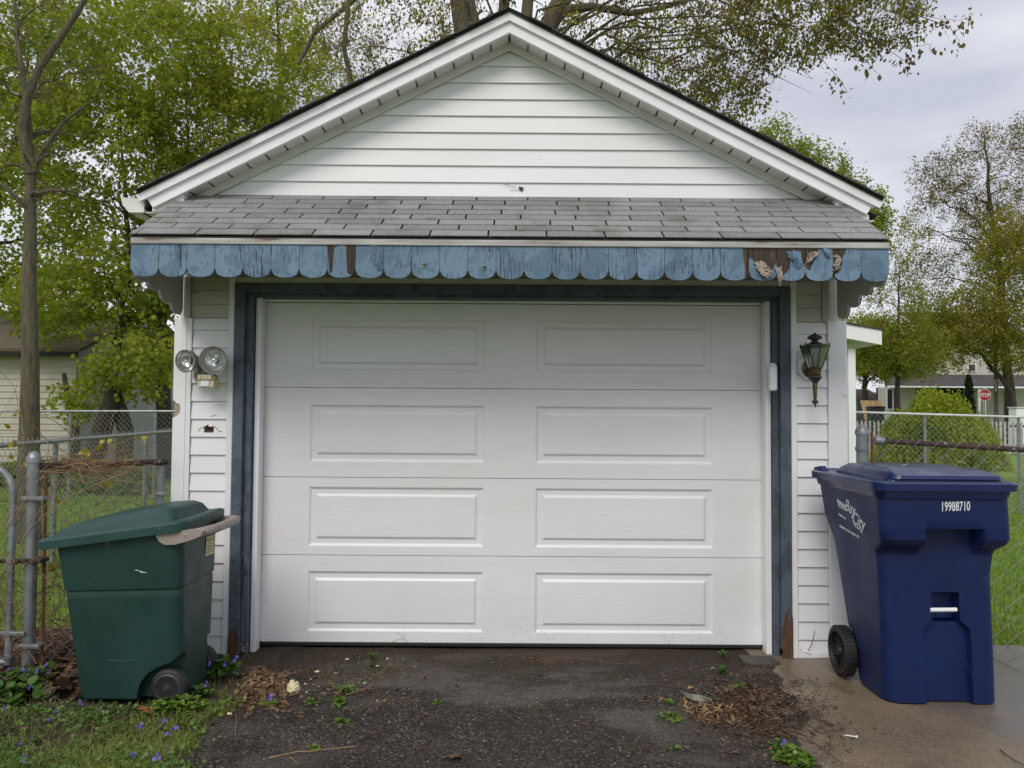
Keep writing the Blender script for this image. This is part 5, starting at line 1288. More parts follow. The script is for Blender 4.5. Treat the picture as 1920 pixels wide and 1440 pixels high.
# weeping shrub
def weeping(cx,Y,rpx,toppx,botpx):
    r=np.random.default_rng(5); c=W(cx,toppx,Y); s=Y/FPX; Rr=rpx*s; H=c.z+.05
    t=thing('weeping_shrub','wide dome of weeping yellow green shrub beside the stop sign','shrub',(c.x,Y,-.04))
    pos=[]; stems=[]
    mounds=[(0,0,1.0,.86),(-.95,.1,.62,.62),(1.05,-.1,.66,.60),(.35,-.5,.7,.80),(-.4,-.55,.6,.74)]
    for mx_,my_,mr,mh in mounds:
        for i in range(int(210*mr)):
            a=r.uniform(0,2*math.pi); q=math.sqrt(r.uniform(.02,1)); rad=Rr*.62*mr*q*r.uniform(.85,1.12); ztop=H*mh*(1.12-.62*q**2.4)*r.uniform(.90,1.06)
            n=30; zz=np.linspace(ztop,max(.08,ztop-r.uniform(.5,1.8)),n); rr_=rad+np.linspace(0,.30,n)
            p=np.stack([mx_*Rr*.62+rr_*math.cos(a),my_*Rr*.5+rr_*math.sin(a),zz],1); k=r.integers(0,n,62); pos.append(p[k]+r.normal(0,.05,(len(k),3)))
    pos=np.concatenate(pos); link('crown',scatter('crown',pos,.075,LF_WEEP,'rhomb',.5,1.1,seed=6),t)
    m=MB(); o=Vector((c.x,Y,-.04)); m.tube([o,o+Vector((0,0,H*.5)),o+Vector((.1,0,H*.8))],[.10,.08,.05],8)
    for k in range(14):
        a=k*2*math.pi/14; m.tube([o+Vector((0,0,H*.45)),o+Vector((.35*Rr*math.cos(a),.3*Rr*math.sin(a),H*.52)),o+Vector((.6*Rr*math.cos(a),.5*Rr*math.sin(a),H*.30))],[.03,.02,.01],5)
    m.build('trunk',BARK_DARK,t)
weeping(1752,21,100,722,850)
# low shrubs at the foot of the beige garage
for i,x in enumerate((-20,30,80,120,170,250)):
    Yb=14.6 if i<4 else 13.4
    v=W(x,840,Yb); t=thing('low_shrub',['dark low shrub at the left edge, against the foot of the beige garage','dark low shrub just behind the slim bare trunk','dark low shrub between the bare trunk and the fence post','dark low shrub near the corner of the beige garage','dark low shrub at the foot of the V of trunks','dark low shrub right of the V of trunks'][i],'shrub',(v.x,Yb,-.04),group='low shrubs behind the left fences')
    r=np.random.default_rng(i); d=r.normal(size=(1500,3)); d/=np.linalg.norm(d,axis=1,keepdims=True); d*=r.uniform(.3,1,(1500,1))**.5; d*=[.42,.35,.42]; d[:,2]=np.abs(d[:,2])+.05
    link('crown',scatter('crown',d,.085,LF_MAPLE,'tri3',1,0,seed=i),t)
    m=MB(); m.tube([(v.x,Yb,-.04),(v.x+.02,Yb,.25)],[.02,.01],5); m.build('trunk',BARK_DARK,t)

# ================================================================== BACKGROUND BUILDINGS
# beige garage left
bg_=thing('beige_garage','low beige sided garage with a mossy brown roof at the left edge behind the fences','garage',(-10.5,16,-.04))
Y=16.0; xr=W(142,760,Y).x; 
z0=.30; ze=W(20,657,Y).z
k=0
bp=.132
while z0+k*bp<ze:
    MB().add([(-14,Y-.02,z0+k*bp),(xr,Y-.02,z0+k*bp),(xr,Y-.002,z0+(k+1)*bp),(-14,Y-.002,z0+(k+1)*bp),(-14,Y+.02,z0+k*bp),(xr,Y+.02,z0+k*bp)],[(0,1,2,3),(0,4,5,1)]).build('siding_board',SIDING_BEIGE,bg_); k+=1
MB().box((-14,Y,-.1),(xr-.01,Y+.2,z0)).build('foundation',SHADE_GREY,bg_)
MB().box((-14,Y+.02,z0),(xr-.02,Y+.1,ze+.1)).build('wall',DARK,bg_)
MB().box((xr-.03,Y+.02,-.05),(xr,Y+7,ze)).build('side_wall',SHADE_GREY,bg_)  # beige side painted grey to stand for its shade
# roof: eave facing us, gable end on the right
rz=ze+1.15
MB().add([(-14.2,Y-.35,ze-.05),(xr+.25,Y-.35,ze-.05),(xr+.10,Y+3.2,rz),(-14.2,Y+3.2,rz),(-14.2,Y-.35,ze+.02),(xr+.25,Y-.35,ze+.02),(xr+.10,Y+3.2,rz+.08),(-14.2,Y+3.2,rz+.08)],[(0,3,2,1),(4,5,6,7),(0,1,5,4),(1,2,6,5),(3,0,4,7)]).build('roof',ROOF_BROWN,bg_)
MB().add([(-14.2,Y+6.6,ze-.05),(xr+.25,Y+6.6,ze-.05),(xr+.10,Y+3.2,rz+.078),(-14.2,Y+3.2,rz+.078)],[(0,1,2,3)]).build('roof_back',ROOF_BROWN,bg_)
MB().prism([(Y,ze),(Y+6.4,ze),(Y+3.2,rz)],xr-.04,xr-.01,'X').build('gable_wall',SHADE_GREY,bg_)
MB().bbox((-14.2,Y-.37,ze-.13),(xr+.22,Y-.34,ze-.04),.01).build('fascia_board',DARK,bg_)
# dark hedge behind
# far white house left
def far_house(name,label,x0,x1,ybot,ytop,Y,peak,windows,mat=HOUSE_W,roofm=ROOF_GREY,hip=None,depth=7):
    a=W(x0,ytop,Y); b=W(x1,ytop,Y); h=thing(name,label,'house',((a.x+b.x)/2,Y,-.04))
    MB().box((a.x,Y,-.1),(b.x,Y+depth,a.z)).build('wall',mat,h)
    pk=W((x0+x1)/2,peak,Y).z; zc=a.z
    MB().add([(a.x-.4,Y-.4,zc-.1),(b.x+.4,Y-.4,zc-.1),(b.x+.4,Y+depth/2,pk),(a.x-.4,Y+depth/2,pk),(a.x-.4,Y+depth+.4,zc-.1),(b.x+.4,Y+depth+.4,zc-.1)],[(0,1,2,3),(3,2,5,4),(0,3,4),(1,5,2)]).build('roof',roofm,h)
    for (wx0,wy0,wx1,wy1) in windows:
        p=W(wx0,wy1,Y); q=W(wx1,wy0,Y)
        f=MB().box((p.x-.08,Y-.06,p.z-.08),(q.x+.08,Y-.02,q.z+.08)).build('window',V_TRIM,h)
        MB().box((p.x,Y-.075,p.z),(q.x,Y-.061,q.z)).build('pane',WIN_DARK,f)
    return h
far_house('white_house','small white house with grey roof far off, seen between the dark trunks',236,345,792,722,34,690,[(272,716+4,283,742)],HOUSE_W,ROOF_GREY)
MB_s=MB(); v0=W(230,800,28); 
sheet('far_path',W(225,800,24).x,W(420,800,24).x,24,28,4,4,lambda X,Y:-.035+0*X,simple('grey_path',(.22,.20,.18),(.17,.155,.14),3,.9))
# far right white house with porch
Y=46; h=thing('porch_house','white two storey house with a long brown porch roof, across the street at right','house',(W(1780,760,Y).x,Y,-.04))
xL=W(1645,760,Y).x; xR=W(1990,760,Y).x; zp0=W(1780,722,Y).z; zp1=W(1780,702,Y).z
MB().box((W(1795,700,Y).x,Y+2.5,-.1),(xR,Y+9,W(1780,630,Y).z)).build('wall',HOUSE_SIDING,h)
zrf=W(1780,630,Y).z
MB().add([(W(1795,700,Y).x-.4,Y+2.1,zrf),(xR,Y+2.1,zrf),(xR,Y+6,zrf+2.2),(W(1795,700,Y).x-.4,Y+6,zrf+2.2)],[(0,1,2,3)]).build('roof',ROOF_GREY,h)
MB().add([(xL+.6,Y,zp0),(xR,Y,zp0),(xR,Y+2.6,zp1+.15),(xL+2.2,Y+2.6,zp1+.15),(xL+.6,Y,zp0-.10),(xR,Y,zp0-.10)],[(0,1,2,3),(0,4,5,1)]).build('porch_roof',ROOF_GREY,h)
MB().box((xL+.6,Y-.04,zp0-.16),(xR,Y-.005,zp0-.06)).build('gutter',V_TRIM,h)
MB().box((xL+1.15,Y+1.7,-.1),(xL+3.2,Y+2.45,zp0-.1)).build('bay_wall',HOUSE_SIDING,h)
for a,b in ((1659,1667),(1671,1676)):
    p=W(a+4,768,Y+1.7); q=W(b+4,728,Y+1.7); f=MB().box((p.x-.06,Y+1.62,p.z),(q.x+.06,Y+1.67,q.z)).build('window',V_TRIM,h); MB().box((p.x,Y+1.60,p.z+.06),(q.x,Y+1.615,q.z-.06)).build('pane',WIN_DARK,f)
MB().box((W(1680,760,Y).x,Y+2.35,-.1),(W(1850,760,Y).x,Y+2.49,zp0-.1)).build('porch_back',DARK,h)
for x in (1838,1848,1897):
    v=W(x,760,Y); MB().bbox((v.x-.06,Y+.05,-.05),(v.x+.06,Y+.17,zp0-.1),.01).build('porch_post',V_TRIM,h)
for a,b,y0,y1 in ((1886,1898,735,768),(1815,1827,682,697)):
    YY=Y+2.5; p=W(a,y1,YY); q=W(b,y0,YY); f=MB().box((p.x-.08,YY-.08,p.z),(q.x+.08,YY-.03,q.z)).build('window',V_TRIM,h); MB().box((p.x,YY-.10,p.z+.05),(q.x,YY-.082,q.z-.05)).build('pane',WIN_DARK,f)
for k in range(3): MB().box((W(1868,760,Y).x,Y-.6-.3*k,-.05),(W(1896,760,Y).x,Y-.3-.3*k,.75-.2*k)).build('step',SHADE_GREY,h)
# brown roofed outbuilding, far, and tan fence
ob=thing('brown_roofed_garage','low brown roofed garage far behind the parked dark car','garage',(W(1615,760,55).x,55,-.04))
a=W(1560,748,55); b=W(1650,733,55); MB().box((a.x,55,-.1),(b.x,60,a.z)).build('wall',SIDING_BEIGE,ob)
MB().add([(a.x-.3,54.7,a.z-.05),(b.x+.3,54.7,a.z-.05),(b.x+.3,57.5,b.z+.2),(a.x-.3,57.5,b.z+.2)],[(0,1,2,3)]).build('roof',simple('red_brown_roof',(.085,.045,.042),None,3,.9),ob)
tf=thing('board_fence','tan board fence far off beyond the shed, behind two dark bins','fence',(W(1635,760,44).x,44,-.04))
x=W(1595,760,44).x; xe_=W(1648,760,44).x; zt_=W(1640,751,44).z
me=MB().box((0,0,-.1),(.19,.03,zt_)).build('board',WOOD_TAN,None,mesh_only=True)
while x<xe_: link('board',me,tf,(x-tf.location.x,0,.04)); x+=.2
for i,xp in enumerate((1638,1645)):
    v=W(xp,772,38); t=thing('dark_bin',['dark wheeled bin far off by the tan board fence, nearer the car','dark wheeled bin far off by the tan board fence, nearer the white house'][i],'bin',(v.x,38,-.04),group='two dark bins by the tan fence')
    zz=W(xp,762,38).z; loft([ring(v.x-.20,v.x+.20,37.8,38.2,0,.05),ring(v.x-.27,v.x+.27,37.75,38.25,zz-.06,.05)]).build('body',RUBBER,t); loft([ring(v.x-.29,v.x+.29,37.72,38.28,zz-.06,.05),ring(v.x-.29,v.x+.29,37.72,38.28,zz-.02,.05),ring(v.x-.2,v.x+.2,37.8,38.2,zz+.02,.05)]).build('lid',RUBBER,t)
# car (boxy dark off-roader seen from the rear)
Yc=40; vc=W(1604,770,Yc); car=thing('parked_car','dark boxy off road car parked far off, half hidden by the shed','car',(vc.x-.2,Yc,-.04))
X0=vc.x-1.1; X1=W(1627,760,Yc).x; zt_=W(1610,747,Yc).z
MB().bbox((X0,Yc,.45),(X1,Yc+4,1.15),.08).build('body',CAR_DARK,car)
MB().add([(X0+.05,Yc+.1,1.15),(X1-.12,Yc+.1,1.15),(X1-.28,Yc+.3,zt_),(X0+.2,Yc+.3,zt_),(X0+.05,Yc+3,1.15),(X1-.12,Yc+3,1.15),(X1-.28,Yc+2.6,zt_),(X0+.2,Yc+2.6,zt_)],[(0,1,2,3),(4,7,6,5),(1,5,6,2),(0,3,7,4),(3,2,6,7)]).build('cabin',CAR_DARK,car)
MB().add([(X0+.3,Yc+.12,1.25),(X1-.35,Yc+.12,1.25),(X1-.42,Yc+.24,zt_-.15),(X0+.38,Yc+.24,zt_-.15)],[(0,1,2,3)]).build('rear_window',simple('car_glass',(.05,.07,.08),None,5,.08),car)
for xx in (X0+.15,X1-.15):
    for yy in (Yc+.8,Yc+3.2):
        MB().lathe([(.36,-.12),(.38,-.08),(.38,.08),(.36,.12)],20,Matrix.Translation((xx,yy,.34))@Matrix.Rotation(R_(90),4,'Y')).build('wheel',TYRE,car,True)
    MB().bbox((xx-.06,Yc-.02,.85),(xx+.06,Yc+.01,1.05),.01).build('tail_light',RED_SIGN,car)
MB().lathe([(.37,-.1),(.38,.1)],20,Matrix.Translation(((X0+X1)/2,Yc-.12,1.0))@Matrix.Rotation(R_(90),4,'X')).build('spare_wheel',TYRE,car,True)
# picket fence
Yp=28.5; pf=thing('picket_fence','long weathered grey picket fence beyond the right lawn, behind the weeping shrub','fence',(W(1760,800,Yp).x,Yp,-.04))
x=W(1590,800,Yp).x; xe_=W(1960,800,Yp).x; zt_=W(1760,789,Yp).z
me=MB().prism([(0,0),(.075,0),(.075,zt_-.03),(.0375,zt_+.04),(0,zt_-.03)],-.01,.01).build('picket',PICKET,None,mesh_only=True)
while x<xe_: link('picket',me,pf,(x-pf.location.x,random.uniform(-.01,.01),random.uniform(-.01,.01))); x+=.155
for z in (.25,zt_-.22): MB().box((W(1590,800,Yp).x,Yp+.03,z),(xe_,Yp+.07,z+.09)).build('rail',PICKET_RAIL if z>.5 else PICKET,pf)
# stop sign
Ys=45; sc_=W(1846.5,740.5,Ys); st=thing('stop_sign','red octagonal STOP sign standing at the street by the far white house','stop sign',(sc_.x,Ys,-.04))
rs=.375; mb=MB(); mb.prism([(sc_.x+rs*math.cos(R_(22.5+45*k)),sc_.z+rs*math.sin(R_(22.5+45*k))) for k in range(8)],Ys-.008,Ys); mb.build('border',PRINT_W,st)
rs=.345; mb=MB(); mb.prism([(sc_.x+rs*math.cos(R_(22.5+45*k)),sc_.z+rs*math.sin(R_(22.5+45*k))) for k in range(8)],Ys-.014,Ys-.0085); mb.build('sign_plate',RED_SIGN,st)
o=text_mesh('STOP',.30,PRINT_W,st,frame((sc_.x-.285,Ys-.016,sc_.z-.105),(1,0,0),(0,0,1)),sx=.80,bold=.008)
MB().bbox((sc_.x-.03,Ys+.005,-.05),(sc_.x+.03,Ys+.04,sc_.z+.3),.005).build('post',GALV,st)
# utility pole
Yq=33; a=W(1868,780,Yq); up=thing('utility_pole','plain weathered wooden pole right of the STOP sign','pole',(a.x,Yq,-.04))
zt_=W(1868,560,Yq).z; MB().tube([(a.x,Yq,-.05),(a.x,Yq,zt_)],[.095,.075],12).build('pole_shaft',POLE_GREY,up,True)
MB().bbox((a.x-.09,Yq-.10,2.4),(a.x-.02,Yq-.05,2.9),.01).build('conduit',GALV,up)
# white utility cabinet
Yx=31; a=W(1906,787,Yx); b=W(1925,764,Yx); ub=thing('utility_cabinet','white metal cabinet at the right edge above the fence rail','cabinet',((a.x+b.x)/2,Yx,-.04))
MB().bbox((a.x,Yx,-.05),(b.x+.3,Yx+.5,b.z-.04),.02).build('body',V_TRIM,ub); MB().bbox((a.x-.03,Yx-.03,b.z-.04),(b.x+.33,Yx+.53,b.z+.02),.01).build('lid',GALV_BRIGHT,ub)
MB().bbox((a.x+.12,Yx-.015,.3),(a.x+.15,Yx-.002,.9),.004).build('door_seam',SHADE_GREY,ub)
# small conifer on the porch side
v=W(1817,740,43); cf=thing('conifer','narrow dark conifer in front of the porch roof of the far white house','shrub',(v.x,43,-.04))
r=np.random.default_rng(4); n=4000; zt_=W(1817,703,43).z; zz=r.uniform(.1,zt_,n); rad=.50*(1-zz/zt_)**.6*r.uniform(.4,1,n); aa=r.uniform(0,2*np.pi,n)
link('crown',scatter('crown',np.stack([rad*np.cos(aa),rad*np.sin(aa),zz],1),.12,LF_DARK,'rhomb',1,-.5,seed=3),cf)
MB().tube([(v.x,43,-.05),(v.x,43,zt_*.8)],[.06,.02],6).build('trunk',BARK_DARK,cf)
# distant street and tree line
sheet('street',-120,140,50,56,30,3,lambda X,Y:-.038+0*X,simple('street_asphalt',(.07,.07,.07),(.055,.055,.055),2,.9))
def treeline(label,x0,x1,Y,h,n,seed,mat):
    r=np.random.default_rng(seed); x=r.uniform(x0,x1,n); hh=h*(.6+.4*np.sin(x*.31+seed)*np.sin(x*.13)+.15*np.sin(x*1.1)); z=hh*r.uniform(0,1,n)**.8; y=Y+r.uniform(-2.5,2.5,n)
    o=link('woodland',scatter('woodland',np.stack([x,y,z],1),.55,mat,'tri3',1,0,seed=seed)); tag(o,label,'trees',None,'stuff'); return o
treeline('dense green far woodland massed behind the left houses',-75,-12,62,5.2,14000,3,LF_MAPLE)
treeline('hazy far woodland massed behind the right houses',14,75,78,6.5,14000,4,LF_GOLD)

# ================================================================== GRASS
def in_left(n,seed):
    r=np.random.default_rng(seed); x=r.uniform(-3.4,-1.22,n); y=r.uniform(2.4,4.15,n)
    ok=(x<edgeL(y)-.00+r.normal(0,.035,n))&((y<3.78+.10*nfun(x,y,2))|(r.random(n)<.12))
    x,y=x[ok],y[ok]; dn=nfun(x,y,2.6,1)+r.normal(0,.38,len(x)); k=dn>-.08; x,y=x[k],y[k]
    return np.stack([x,y,soil_z(x,y)],1)
g=link('grass_patch',blades('grass_patch',in_left(80000,1),.034,.0036,LF_GRASS_N,1.1,1)); tag(g,'rough short grass in the lower left corner below the green bin','grass',None,'stuff')
def lawn(x0,x1,y0,y1,n,seed,h,w,cond=None):
    r=np.random.default_rng(seed); u=r.uniform(0,1,n)**1.6; y=y0+(y1-y0)*u; lim=np.clip(.70*y+.6,0,99)
    x=r.uniform(x0,x1,n); ok=np.abs(x)<lim
    if cond is not None: ok&=cond(x,y)
    x,y=x[ok],y[ok]; return np.stack([x,y,np.full(len(x),-.060)],1)
g=link('lawn_grass',blades('lawn_grass',lawn(1.9,13,4.80,18,95000,2,.05,.009),.060,.009,LF_GRASS,.5,2)); tag(g,'bright green lawn behind the chain link fences on the right','grass',None,'stuff')
g=link('lawn_grass',blades('lawn_grass',lawn(-12,-2.1,4.85,17,70000,3,.05,.009),.060,.009,LF_GRASS,.5,3)); tag(g,'green lawn behind the chain link fences on the left','grass',None,'stuff')
# low creeping herbs between the grass blades
def herb_layer(n,seed,size,mat,tpl,label,thr,lo,hi,name='ground_herbs'):
    r=np.random.default_rng(seed); x=r.uniform(-3.3,-1.16,n); y=r.uniform(2.5,4.0,n)
    ok=(x<edgeL(y)+np.abs(r.normal(0,.05,n)))&(nfun(x,y,3.0,seed)+r.normal(0,.25,n)>thr)&(y<3.80+.10*nfun(x,y,2)); x,y=x[ok],y[ok]
    z=np.maximum(soil_z(x,y),np.where(x>edgeL(y)-.05,.004,-1))+r.uniform(lo,hi,len(x))
    g=link(name,scatter(name,np.stack([x,y,z],1),size*r.uniform(.5,1.5,len(x)),mat,tpl,1.6,0,True,seed=seed)); tag(g,label,'ground cover',None,'stuff')
herb_layer(17000,8,.0125,LF_WEED,'round','bright small herb leaves mixed into the grass at lower left',-.10,.004,.034)
herb_layer(11000,81,.0165,LF_VIOLET,'round','dark heart shaped leaves in patches through the lower left grass',.15,.008,.045)
herb_layer(4200,82,.036,LF_DEAD,'needle','dead straw bits lying between the grass at lower left',-.4,.004,.028,'grass_thatch')
herb_layer(1200,83,.022,LF_DEADD,'maple','dark leaf crumbs in the gaps of the lower left grass',-.2,.002,.012,'leaf_crumbs')
r=np.random.default_rng(84)
for i,(a,b) in enumerate(((104,1346),(92,1362),(38,1410),(252,1430),(294,1432),(325,1380),(318,1388),(262,1374),(46,1436),(8,1340),(305,1366),(150,1330))):
    v=G(a,b,-.005); pos=np.array([[.006*math.cos(k*1.257),-.003,.030+.006*math.sin(k*1.257)] for k in range(5)])
    me=scatter('violet_flower',pos,.014,PETAL,'round',1,0,seed=300+i); o=link('violet_flower',me,None,tuple(v))
    tag(o,['purple violet in the grass just below the front corner of the green bin','purple violet below and left of the one under the bin corner','lone violet nearest the lower left corner, a bit right of it','left one of two violets at the bottom edge of the grass','right one of two violets at the bottom edge of the grass','pale violet right of centre in the grass','pale violet just left of and under the right of centre one','violet in the middle of the lower left grass','violet at the very bottom edge near the left corner','violet at the extreme left edge of the grass','violet near the asphalt edge of the grass','violet close under the middle of the green bin'][i],'flower','single violets in the lower left grass')
# dead leaf litter under the left fence
r=np.random.default_rng(12); n=2600; x=r.uniform(-3.6,-2.0,n); y=r.uniform(3.85,4.95,n); z=soil_z(x,y)+r.uniform(0,.10,n)*np.exp(-((x+2.45)/.5)**2)+.005
g=link('leaf_litter',scatter('leaf_litter',np.stack([x,y,z],1),.055,LF_DEADD,'maple',1.3,0,True,seed=12)); tag(g,'brown dead leaf litter heaped under the left fence','leaf litter',None,'stuff')

# dead vines
def vine_path(p,d,n,step,wob,grav,r):
    pts=[np.array(p,float)]; d=np.array(d,float)
    for i in range(n):
        if pts[-1][0]>-2.07: pts.append(pts[-1]); continue
        if pts[-1][0]>-2.40 and pts[-1][1]<4.40 and pts[-1][2]<1.02 and pts[-1][1]<4.30+(pts[-1][0]+2.3)*.9: pts.append(pts[-1]); continue
        d=d+r.normal(0,wob,3); d[2]-=grav; d/=np.linalg.norm(d); pts.append(pts[-1]+d*step)
        if pts[-1][2]<.01: pts[-1][2]=.01; d[2]=abs(d[2])*.3
    return pts
def vines(name,label,starts,n,seed,rad,mat,step=.08,count=60,wob=.25,grav=.03,span=12):
    r=np.random.default_rng(seed); mb=MB()
    for i in range(count):
        s=starts(r); mb.tube(vine_path(s[0],s[1],span,step,wob,grav,r),[rad*(1-.6*k/span)*r.uniform(.7,1.2) for k in range(span+1)],4,False)
    o=mb.build(name,mat,None); tag(o,label,'vines',None,'stuff'); return o
vines('vine_tangle','tan dry vine stems tangled through the left fence above the green bin',lambda r:((lambda x:(x,4.09+(x+2.505)*1.2+r.uniform(-.03,.08),r.uniform(.45,1.12)))(r.uniform(-2.75,-2.1)),(r.uniform(-1,1),r.uniform(-.3,.3),r.uniform(-.4,.6))),0,31,.0022,VINE,.07,75,.28,.03)
vines('vine_mat','brown mat of dead stems piled low behind the gate post and the green bin',lambda r:((lambda x:(x,4.12+(x+2.505)*1.2+r.uniform(-.10,.3),r.uniform(.02,.50)))(r.uniform(-2.75,-2.15)),(r.uniform(-1,1),r.uniform(-1,1),r.uniform(-.2,.8))),0,32,.0026,simple('dead_stem_brown',(.13,.08,.05),(.24,.15,.09),20,.9),.06,150,.35,.06)
vines('rail_vines','reddish dry creeper wound along the rusty rail left of the garage',lambda r:((r.uniform(-2.50,-2.1),4.08+r.uniform(-.03,.05),r.uniform(1.06,1.14)),(1,1.0,r.uniform(-.1,.12))),0,33,.003,VINE,.045,38,.16,.012)
# a few long stems as in the photo
ls=thing('dead_creeper','long pale dry stem arching from the left fence down past the gate post','creeper',tuple(W(15,1080,3.9)))
MB().tube([W(*a,3.95) for a in ((14,1080),(35,1030),(60,990),(90,960),(140,928),(190,905),(230,888),(262,862),(290,842))],[.002,.003,.0034,.0036,.0036,.003,.003,.0024,.0016],5).build('stem_main',VINE,ls)
MB().tube([W(*a,3.98) for a in ((50,985),(85,948),(110,905),(150,860),(190,830))],[.002,.0025,.0025,.002,.001],5).build('side_shoot',VINE,ls)
MB().tube([W(*a,3.98) for a in ((20,850),(60,860),(120,855),(160,870),(200,900),(260,905),(300,930))],[.0015,.002,.0025,.0025,.002,.002,.001],5).build('side_shoot',VINE,ls)
r=np.random.default_rng(3); yl=[]
for a,b in ((267,826),(210,828),(190,833),(32,775),(28,830),(120,855),(150,850),(22,858),(98,1062),(170,858),(240,862),(50,870),(110,940),(200,905),(12,800)):
    for k in range(4): v=W(a+r.uniform(-7,7),b+r.uniform(-4,4),4.2); yl.append(tuple(v))
o=link('vine_leaves',scatter('vine_leaves',np.array(yl),.026,LF_YELLOW,'round',1,0,seed=3)); tag(o,'small yellow leaves dotted along the dry vines on the left fence','leaves',None,'stuff')

# ================================================================== SMALL GROUND THINGS
def gz(x,y): return float(drive_z(np.float64(x),np.float64(y))) if x<float(edgeR(y)) else float(conc_z(np.float64(x),np.float64(y)))
def gpt(px_,py_,z=.0): v=G(px_,py_,0); v.z=gz(v.x,v.y)+z; return v
# violet clumps
def clump(name,label,px_,py_,rx,ry,h,n,size,mat,seed,flowers=0,tpl='round',group=None,cat='plant'):
    v=G(px_,py_,0); r=np.random.default_rng(seed); t=thing(name,label,cat,(v.x,v.y,-.02),group=group)
    a=r.uniform(0,2*np.pi,n); q=np.sqrt(r.uniform(0,1,n)); x=rx*q*np.cos(a); y=ry*q*np.sin(a); z=h*(1-q**2*.7)*r.uniform(.3,1,n)+.015
    link('foliage',scatter('foliage',np.stack([x,y,z],1),size,mat,tpl,1.4,0,True,seed=seed),t)
    m=MB(); 
    for i in range(min(n,60)): m.tube([(v.x+x[i]*.3,v.y+y[i]*.3,-.02),(v.x+x[i]*.7,v.y+y[i]*.7,z[i]*.5-.02),(v.x+x[i],v.y+y[i],z[i]-.02)],.0014,3,False)
    m.build('stems',LF_VIOLET if False else mat,t)
    for i in range(flowers):
        b=r.uniform(0,2*np.pi); qq=math.sqrt(r.uniform(.05,1)); fx,fy=rx*qq*math.cos(b),ry*qq*math.sin(b); fz=h*(1.05-.4*qq*qq)+.02
        pos=np.array([[fx+.004*math.cos(k*1.257),fy-.004,fz+.006*math.sin(k*1.257)] for k in range(5)])
        link('flower',scatter('flower',pos,.015,PETAL,'round',1,0,seed=seed*7+i),t)
    return t
clump('violet_plant','violet plants with purple flowers at the foot of the gate, left edge',30,1300,.20,.14,.11,330,.040,LF_VIOLET,1,9,group=None)
clump('violet_plant','leafy violet clump between the gate post and the green bin',72,1285,.13,.10,.10,150,.040,LF_VIOLET,2,4)
clump('violet_plant','violet clump with small purple blooms between the green bin and the blue casing',408,1262,.095,.085,.10,190,.034,LF_VIOLET,3,4)
clump('violet_plant','low violet leaves under the wheel of the green bin',335,1322,.13,.06,.045,130,.032,LF_WEED,4,1)
clump('violet_plant','small violet seedling just right of the green bin wheel',372,1300,.07,.05,.05,60,.028,LF_VIOLET,5,1)
clump('violet_plant','round leaved violet clump at the bottom edge on the seam of the concrete',1488,1424,.075,.085,.05,230,.024,LF_WEED,6,0)
clump('violet_plant','small dark leaved plant with a purple flower above the bottom right violet clump',1462,1400,.045,.03,.04,26,.03,LF_VIOLET,61,1)
weeds=[(636,1319,.030,.030,'bright curly weed on the asphalt, the upper of the near pair'),(641,1352,.034,.022,'low fern like weed, lowest of the column of three'),(650,1292,.040,.025,'two lobed small plant nearest the foam crumbs'),(585,1317,.045,.02,'mossy green tuft left of the curly weed'),(587,1405,.026,.012,'small green sprig beside the long straw at the bottom'),(700,1230,.030,.035,'yellow green sprout close to the door foot'),(505,1318,.06,.022,'flat weed with one purple flower by the litter on the left'),(1356,1226,.035,.03,'dark sprout at the right end of the door foot'),(1357,1257,.030,.02,'thin dark weed below the right end of the door'),(1385,1290,.045,.028,'rosette of pale green leaves above the wood chip heap'),(1258,1346,.062,.025,'spreading feathery weed left of the wood chips'),(1254,1316,.02,.015,'tiny weed beside the orange leaf scrap'),(1262,1404,.02,.012,'lone tiny weed low between driveway and chips'),(818,1317,.024,.012,'faint olive tuft in the middle of the driveway')]
for i,(a,b,rr_,hh,lb) in enumerate(weeds):
    clump('weed',lb,a,b,rr_*1.0,rr_*.9,hh,30 if i not in (9,10) else 44,.022 if i not in (9,) else .034,LF_WEED if i not in (7,8) else LF_VIOLET,40+i,1 if i==6 else 0,'tri3' if i%2 else 'round','small weeds growing on the driveway','weed')
# fallen leaves (large)
def leaf_obj(label,px_,py_,size,mat,rot,tilt=(.2,.1),z=.012,shape='maple'):
    v=G(px_,py_,0); zz=(gz(v.x,v.y) if v.x>-1.35 else float(soil_z(np.float64(v.x),np.float64(v.y)))+.01)+z
    T,F=TPL[shape]; T=T.copy(); T[:,2]=T[:,2]*1.5+.12*np.abs(T[:,0])*1.2
    me=bpy.data.meshes.new('fallen_leaf'); me.from_pydata([tuple((q-np.array([0,.5,0]))*size) for q in T],[],[tuple(f) for f in F]); me.materials.append(mat)
    o=link('fallen_leaf',me,None,(v.x,v.y,zz),(tilt[0],tilt[1],rot)); md=o.modifiers.new('t','SOLIDIFY'); md.thickness=.0008
    tag(o,label,'leaf','fallen leaves lying on the ground'); return o
leaf_obj('orange brown leaf lying in the grass below the green bin wheel',273,1330,.075,LF_ORANGE,1.2,(.5,.2),.02)
leaf_obj('curled orange leaf on the edge of the asphalt right of the bin wheel',373,1318,.085,LF_ORANGE,-1.4,(.3,.3),.015)
leaf_obj('rust coloured leaf against the fence foot left of the green bin',73,1252,.07,LF_ORANGE,.6,(.9,.1),.03)
leaf_obj('small yellowish leaf on the grass near the left edge',46,1361,.04,LF_DEAD,.4)
leaf_obj('dark wet leaf at the bottom of the driveway right of centre',848,1423,.075,LF_DEADD,1.9,(.3,.2),.01)
leaf_obj('pale tan leaf under the right end of the door',1337,1248,.036,simple('pale_leaf',(.42,.36,.20),None,20,.7),1.4,(.1,.1),.006,'rhomb')
